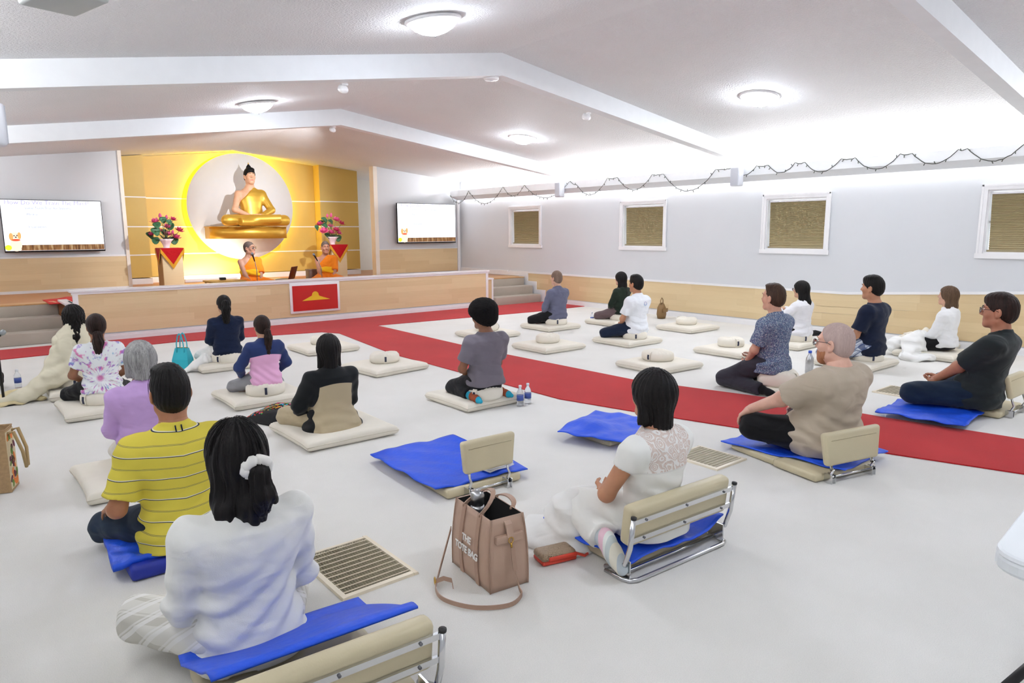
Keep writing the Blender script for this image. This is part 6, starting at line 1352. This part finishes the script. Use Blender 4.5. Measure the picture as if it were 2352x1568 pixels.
for k in range(150):
    x, y = (rnd.uniform(-.19, .19), rnd.uniform(-.02, .15)) if k < 90 else (rnd.uniform(.0, .19), rnd.uniform(-.14, .0)); an = rnd.random()*PI; r1, r2 = rnd.uniform(.003, .006), rnd.uniform(.008, .02) if k < 90 else rnd.uniform(.012, .03)
    pts = [(x+r1*math.cos(q)*math.cos(an)-r2*math.sin(q)*math.sin(an), y+r1*math.cos(q)*math.sin(an)+r2*math.sin(q)*math.cos(an)) for q in [2*PI*i/8 for i in range(8)]]
    em_.add([(a, b, hz(a, b)+.003) for a, b in pts]+[(a, b, hz(a, b)-.002) for a, b in pts], [tuple(range(8))]+[(i+8, (i+1) % 8+8, (i+1) % 8, i) for i in range(8)], mi=rnd.randrange(6))
em_.build('embroidery', cols, eb)['kind'] = 'stuff'; MB().strap([(-.15, .02, hz(-.15, .02)+.008), (0, .035, hz(0, .035)+.012), (.16, .0, hz(.16, 0)+.008)], .016, .006, (0, 1, 0)).build('strap', M('khaki_strap', '#8f8264', .8), eb)
# brown hand bag by the wall, backpack at the left edge, black shoe
bb = thing('brown_bag', 'small brown leather bag by the wall behind the man in the white polo', 'bag', (10.12, 8.05, 0), .2); BL = M('brown_leather', '#8a6a40', .5, var=.1)
MB().lathe([(.001, .002), (.12, .004), (.15, .08), (.13, .2), (.07, .27), (.001, .28)], 20, fn=lambda p, a, r: Vector((p.x*.75, p.y*.55, p.z*(1+.05*math.sin(3*a))))).build('body', BL, bb); MB().tube([(-.05, 0, .25), (-.045, 0, .34), (0, 0, .38), (.045, 0, .34), (.05, 0, .25)], .009, 8).build('handle', BL, bb); MB().rbox(-.09, .09, -.085, -.06, .12, .19, .01).build('pocket_flap', BL, bb)
kp = thing('black_backpack', 'black backpack at the left picture edge beside the water bottle', 'bag', (.20, 8.93, 0), -.2)
S = SDF(); S.ell((0, 0, .11), (.20, .14, .12), .03).ell((.06, -.06, .10), (.13, .10, .09), .03).half((0, 0, -1), (0, 0, .004)); S.warp(folds(77, .006, .12)); mesh_obj('body', [S.mesh(.010)], BF, kp)
MB().tube([(-.08, 0, .215), (-.05, 0, .27), (.03, 0, .27), (.06, 0, .21)], .009, 8).build('handle', BF, kp); MB().tube([(-.12, -.13, .12), (.0, -.165, .14), (.14, -.12, .13)], .004, 5).build('zipper', GREYP, kp)
text('lettering', 'per', .07, M('white_print', '#f0eeea'), kp, frame((1, .25, 0), (.1, .2, 1), (.02, -.168, .05)), .002)
def shoe(x, y, rz, lab):
    t = thing('shoe', lab, 'shoe', (x, y, 0), rz); S = SDF(); S.cone((0, -.08, .045), (0, .06, .035), .043, .04, .03).cone((0, .06, .035), (0, .15, .028), .042, .03, .03).ell((0, -.09, .075), (.038, .05, .045), .02); S.half((0, 0, -1), (0, 0, .012)).half((0, -.3, 1), (0, -.02, .085)); mesh_obj('upper', [S.mesh(.007)], BF, t); MB().prism([(-.045, -.125), (.045, -.125), (.046, .12), (.03, .185), (-.03, .185), (-.046, .12)], .001, .02).build('sole', BLACKP, t)
shoe(10.2, 5.20, 1.2, 'black shoe lying behind the woman in the white jacket')
# bottles
WATER = NT('clear_plastic'); WATER.set(Roughness=.05, Transmission_Weight=.9, IOR=1.2); WATER.color((.93, .96, 1, 1)); WATER = WATER.m
LBL = M('blue_label', '#3f56a0', .5, var=.1); CAPW = M('white_cap', '#e9ecf0', .4); CAPB = M('blue_cap', '#2f56c0', .4)
def bottle(x, y, lab, cap=CAPW, s=1.0, blue=True, body=None):
    t = thing('water_bottle', lab, 'bottle', (x, y, .0085 if False else .001), 0, 'water bottles'); t.scale = (s,)*3
    MB().lathe([(.001, 0), (.028, .0), (.0315, .008), (.0315, .035), (.030, .04), (.0315, .045), (.0315, .115), (.029, .135), (.016, .160), (.0125, .168), (.0125, .185), (.001, .185)], 24).build('body', body or WATER, t)
    if blue: MB().lathe([(.0318, .055), (.0325, .055), (.0325, .105), (.0318, .105)], 24).build('label', LBL, t)
    MB().lathe([(.001, .176), (.0145, .176), (.0145, .196), (.001, .197)], 16).build('cap', cap, t)
for x, y, lab in ((4.01, 4.79, 'left water bottle of the pair right of the kneeling man'), (4.12, 4.81, 'right water bottle of the pair right of the kneeling man'), (8.7, 8.43, 'water bottle beside the cushion of the woman in green'), (.50, 8.78, 'water bottle by the trailing end of the cream shawl')): bottle(x, y, lab)
bottle(7.40, 3.80, 'steel bottle with a blue cap behind the bearded man', CAPB, 1.35, False, STEEL)
cn = thing('candle_cup', 'small frosted cup behind the water bottle pair', 'cup', (4.2, 4.95, .001)); MB().lathe([(.001, 0), (.03, 0), (.036, .06), (.033, .06), (.028, .006), (.001, .006)], 18).build('cup', M('frosted_plastic', '#eceae6', .4, var=.02), cn); MB().lathe([(.001, .006), (.027, .006), (.030, .035), (.001, .036)], 16).build('wax', CREAM, cn)
# papers, phone, towel, cloths
PAP = M('paper', '#eeeef0', .7, var=.02)
for k, (lab, dz, rz) in enumerate((('folded white leaflet on the carpet by the water bottle', 0, .55),)):
    t = thing('leaflet', lab, 'paper', (.53, 8.62, .002), rz); MB().slab(lambda u, v: Vector(((u-.5)*.26, (v-.5)*.11, .004+.016*abs(u-.5)*2*v)), 8, 4, .0015).build('sheet', PAP, t); MB().slab(lambda u, v: Vector(((u-.5)*.255, (v-.5)*.105, .001)), 4, 3, .0008).build('sheet', PAP, t)
ph = thing('phone', 'rose phone lying beside the folded leaflet', 'phone', (.86, 8.76, .001), -.5); MB().rbox(-.075, .075, -.037, .037, 0, .009, .004).build('case', M('rose_case', '#c9988a', .4), ph); MB().rbox(-.072, .072, -.034, .034, .008, .010, .001).build('glass', BLACKP, ph)
tw = thing('folded_towel', 'folded white towel on the empty chair under its backrest', 'towel', (2.66, 3.42, .082), .12); m = MB()
for k in range(4): m.slab(lambda u, v, k=k: Vector(((u-.5)*(.22-.006*k), (v-.5)*.11+.004*k, .012*(k+1)+.003*math.sin(6*u+k))), 8, 6, .008)
m.build('cloth', WHITEC, tw)
def drape(name, lab, heightfn, x0, x1, y0, y1, mat, n=(34, 34), th=.007, keep=None):
    t = thing(name, lab, 'cloth', ((x0+x1)/2, (y0+y1)/2, 0)); cx, cy = (x0+x1)/2, (y0+y1)/2
    MB().slab(lambda u, v: Vector((x0+(x1-x0)*u-cx, y0+(y1-y0)*v-cy, heightfn(x0+(x1-x0)*u, y0+(y1-y0)*v))), n[0], n[1], th).build('fabric', mat, t); return t
def bump_(x, y, cx, cy, rx, ry, h): return h*math.exp(-(((x-cx)/rx)**2+((y-cy)/ry)**2)**1.6)
J = P['lace']; r_ = J['p']; s_ = J['s']
kl = [Vector((r_.x, r_.y, .13))+J['kn'][e]*s_ for e in (-1, 1)]
# white cloths laid over legs: solid draped volumes that follow the knees
def lap_cloth(name, lab, pts, rs, seed, fl_z=.006, mat=None, extra=None):
    t = thing(name, lab, 'cloth', (pts[0][0], pts[0][1], 0)); o = Vector((pts[0][0], pts[0][1], 0)); S = SDF()
    for i in range(len(pts)-1): S.cone(Vector(pts[i])-o, Vector(pts[i+1])-o, rs[i], rs[i+1], .05)
    for c, r in (extra or []): S.ell(Vector(c)-o, r, .05)
    S.half((0, 0, -1), (0, 0, fl_z)); f0 = folds(seed, .007, .1)
    S.warp(lambda P: f0(P)*1.5+.009*np.sin(np.arctan2(P[..., 1], P[..., 0])*9+P[..., 2]*20)); mesh_obj('fabric', [S.mesh(.010)], mat or WHITEC, t); return t
lap_cloth('lap_cloth', 'white cloth spread over the folded legs of the woman in lace', [(r_.x-.05, r_.y+.22, .16), (kl[0].x+.0, kl[0].y+.0, .15), (kl[0].x-.10, kl[0].y-.0, .05)], [.13, .125, .05], 90, extra=[((kl[0].x-.06, kl[0].y+.10, .02), (.17, .24, .06)), ((kl[0].x+.02, kl[0].y+.04, .10), (.12, .17, .12))])
w_ = P['whitehood']; q = w_['p']; lap_cloth('lap_cloth', 'white cloth spread over the knees of the woman in the white hoodie', [(q.x-.02, q.y+.28, .20), (q.x-.26, q.y+.26, .17), (q.x-.46, q.y+.22, .05)], [.12, .13, .07], 91, extra=[((q.x-.40, q.y+.16, .03), (.2, .2, .06)), ((q.x-.18, q.y+.5, .12), (.16, .1, .10))])
w_ = P['denim']; q = w_['p']; lap_cloth('white_scarf', 'white scarf trailing from the lap of the woman in dark denim', [(q.x-.20, q.y+.12, .12), (q.x-.34, q.y+.06, .07), (q.x-.46, q.y+.05, .02)], [.08, .06, .03], 92)
# the shawl: one heavy cloth from the shoulders to its trailing end
w_ = P['shawl']; q = w_['p']; s_ = w_['s']; t = thing('cream_shawl', 'cream shawl around the woman with wavy hair, trailing over the carpet', 'shawl', (q.x, q.y, 0)); S = SDF()
S.loft([(.16, .26*s_, .21*s_, -.0, -.02), (.28, .24*s_, .19*s_, .0, -.01), (.42, .228*s_, .160*s_, -.0), (.56, .220*s_, .140*s_, -.01), (.62, .205*s_, .125*s_, -.012), (.68, .15*s_, .10*s_, -.015), (.725, .095*s_, .085*s_, -.012)], .05)
S.cone((-.17, -.02, .44), (-.24, -.06, .22), .06, .08, .10).cone((-.24, -.06, .22), (-.46, -.10, .07), .09, .07, .08).cone((-.46, -.10, .07), (-.72, -.06, .02), .07, .04, .06)
S.half((0, 0, -1), (0, 0, .010)); f0 = folds(93, .008, .3)
S.warp(lambda P: f0(P)-.006*np.sin(P[..., 0]*34+P[..., 2]*12)); mesh_obj('fabric', [S.mesh(.012)], M('cloth_cream_knit', '#e3dcc3'), t)
lap_cloth('yellow_wrap', 'pale yellow cloth lying under the end of the cream shawl', [(q.x-.50, q.y+.12, .03), (q.x-.75, q.y-.02, .02)], [.07, .05], 94, mat=M('pale_yellow_cloth', '#e2d2a4', .85, var=.12, vscale=9), extra=[((q.x-.55, q.y-.02, .01), (.26, .16, .035))])
sh_ = thing('striped_sock_foot', '', 'sock', (0, 0, 0)); bpy.data.objects.remove(sh_)
# microphone and table cropped by the picture edges
mc = thing('microphone_stand', 'microphone on a stand at the left picture edge before the steps', 'microphone', (.33, 8.0, 0))
MB().tube([(0, 0, 0.0), (0, 0, .64)], .012, 10).build('pole', BLACKP, mc); MB().lathe([(.001, .0), (.12, 0), (.12, .015), (.02, .03), (.001, .03)], 20).build('base', BLACKP, mc)
T = Matrix.Translation((.0, 0, .64)) @ Matrix.Rotation(.9, 4, 'Y'); mo = MB().lathe([(.001, -.08), (.011, -.08), (.017, .04), (.001, .042)], 14, T=T).build('microphone', BLACKP, mc); MB().lathe([(.001, .04), (.019, .042), (.026, .065), (.022, .09), (.001, .098)], 16, T=T).build('grille', M('mic_head', '#9aa0a2', .35, .7, var=.2, vscale=200), mo)
MB().box(-.02, .02, -.02, .02, .60, .66).build('clip', BLACKP, mc)
tt = thing('folding_table', 'white plastic folding table cropped at the right picture edge', 'table', (2.09, .545, 0), .08); PLW = M('white_plastic_table', '#e6eaec', .35, var=.01)
pts = []
for (cx, cy, a0) in ((.09, -.09, PI/2), (.09, -.66, PI), (1.6, -.66, 1.5*PI), (1.6, -.09, 0)):
    pts += [(cx+.09*math.cos(a0+PI/2*k/6), cy+.09*math.sin(a0+PI/2*k/6)) for k in range(7)]
m = MB(); n = len(pts); c0 = (.85, -.375); rows = [(.99, .690), (1.0, .700), (1.0, .722), (.994, .728), (1.0, .734), (.995, .742), (.985, .745)]
v = [(c0[0]+(x-c0[0])*k, c0[1]+(y-c0[1])*k, z) for k, z in rows for x, y in pts]
m.add(v, [(r*n+i, r*n+(i+1) % n, (r+1)*n+(i+1) % n, (r+1)*n+i) for r in range(len(rows)-1) for i in range(n)]+[tuple(range(n-1, -1, -1)), tuple((len(rows)-1)*n+i for i in range(n))]); m.build('tabletop', PLW, tt)
for x in (.30, 1.45):
    for y in (-.10, -.65): MB().tube([(x, y, .70), (x, y, .002)], .014, 8).build('leg', BLACKP, tt)
MB().tube([(.06, -.06, .35), (.30, -.10, .35)], .014, 8).tube([(.30, -.10, .33), (.9, -.12, .69)], .010, 8).build('brace', BLACKP, tt)
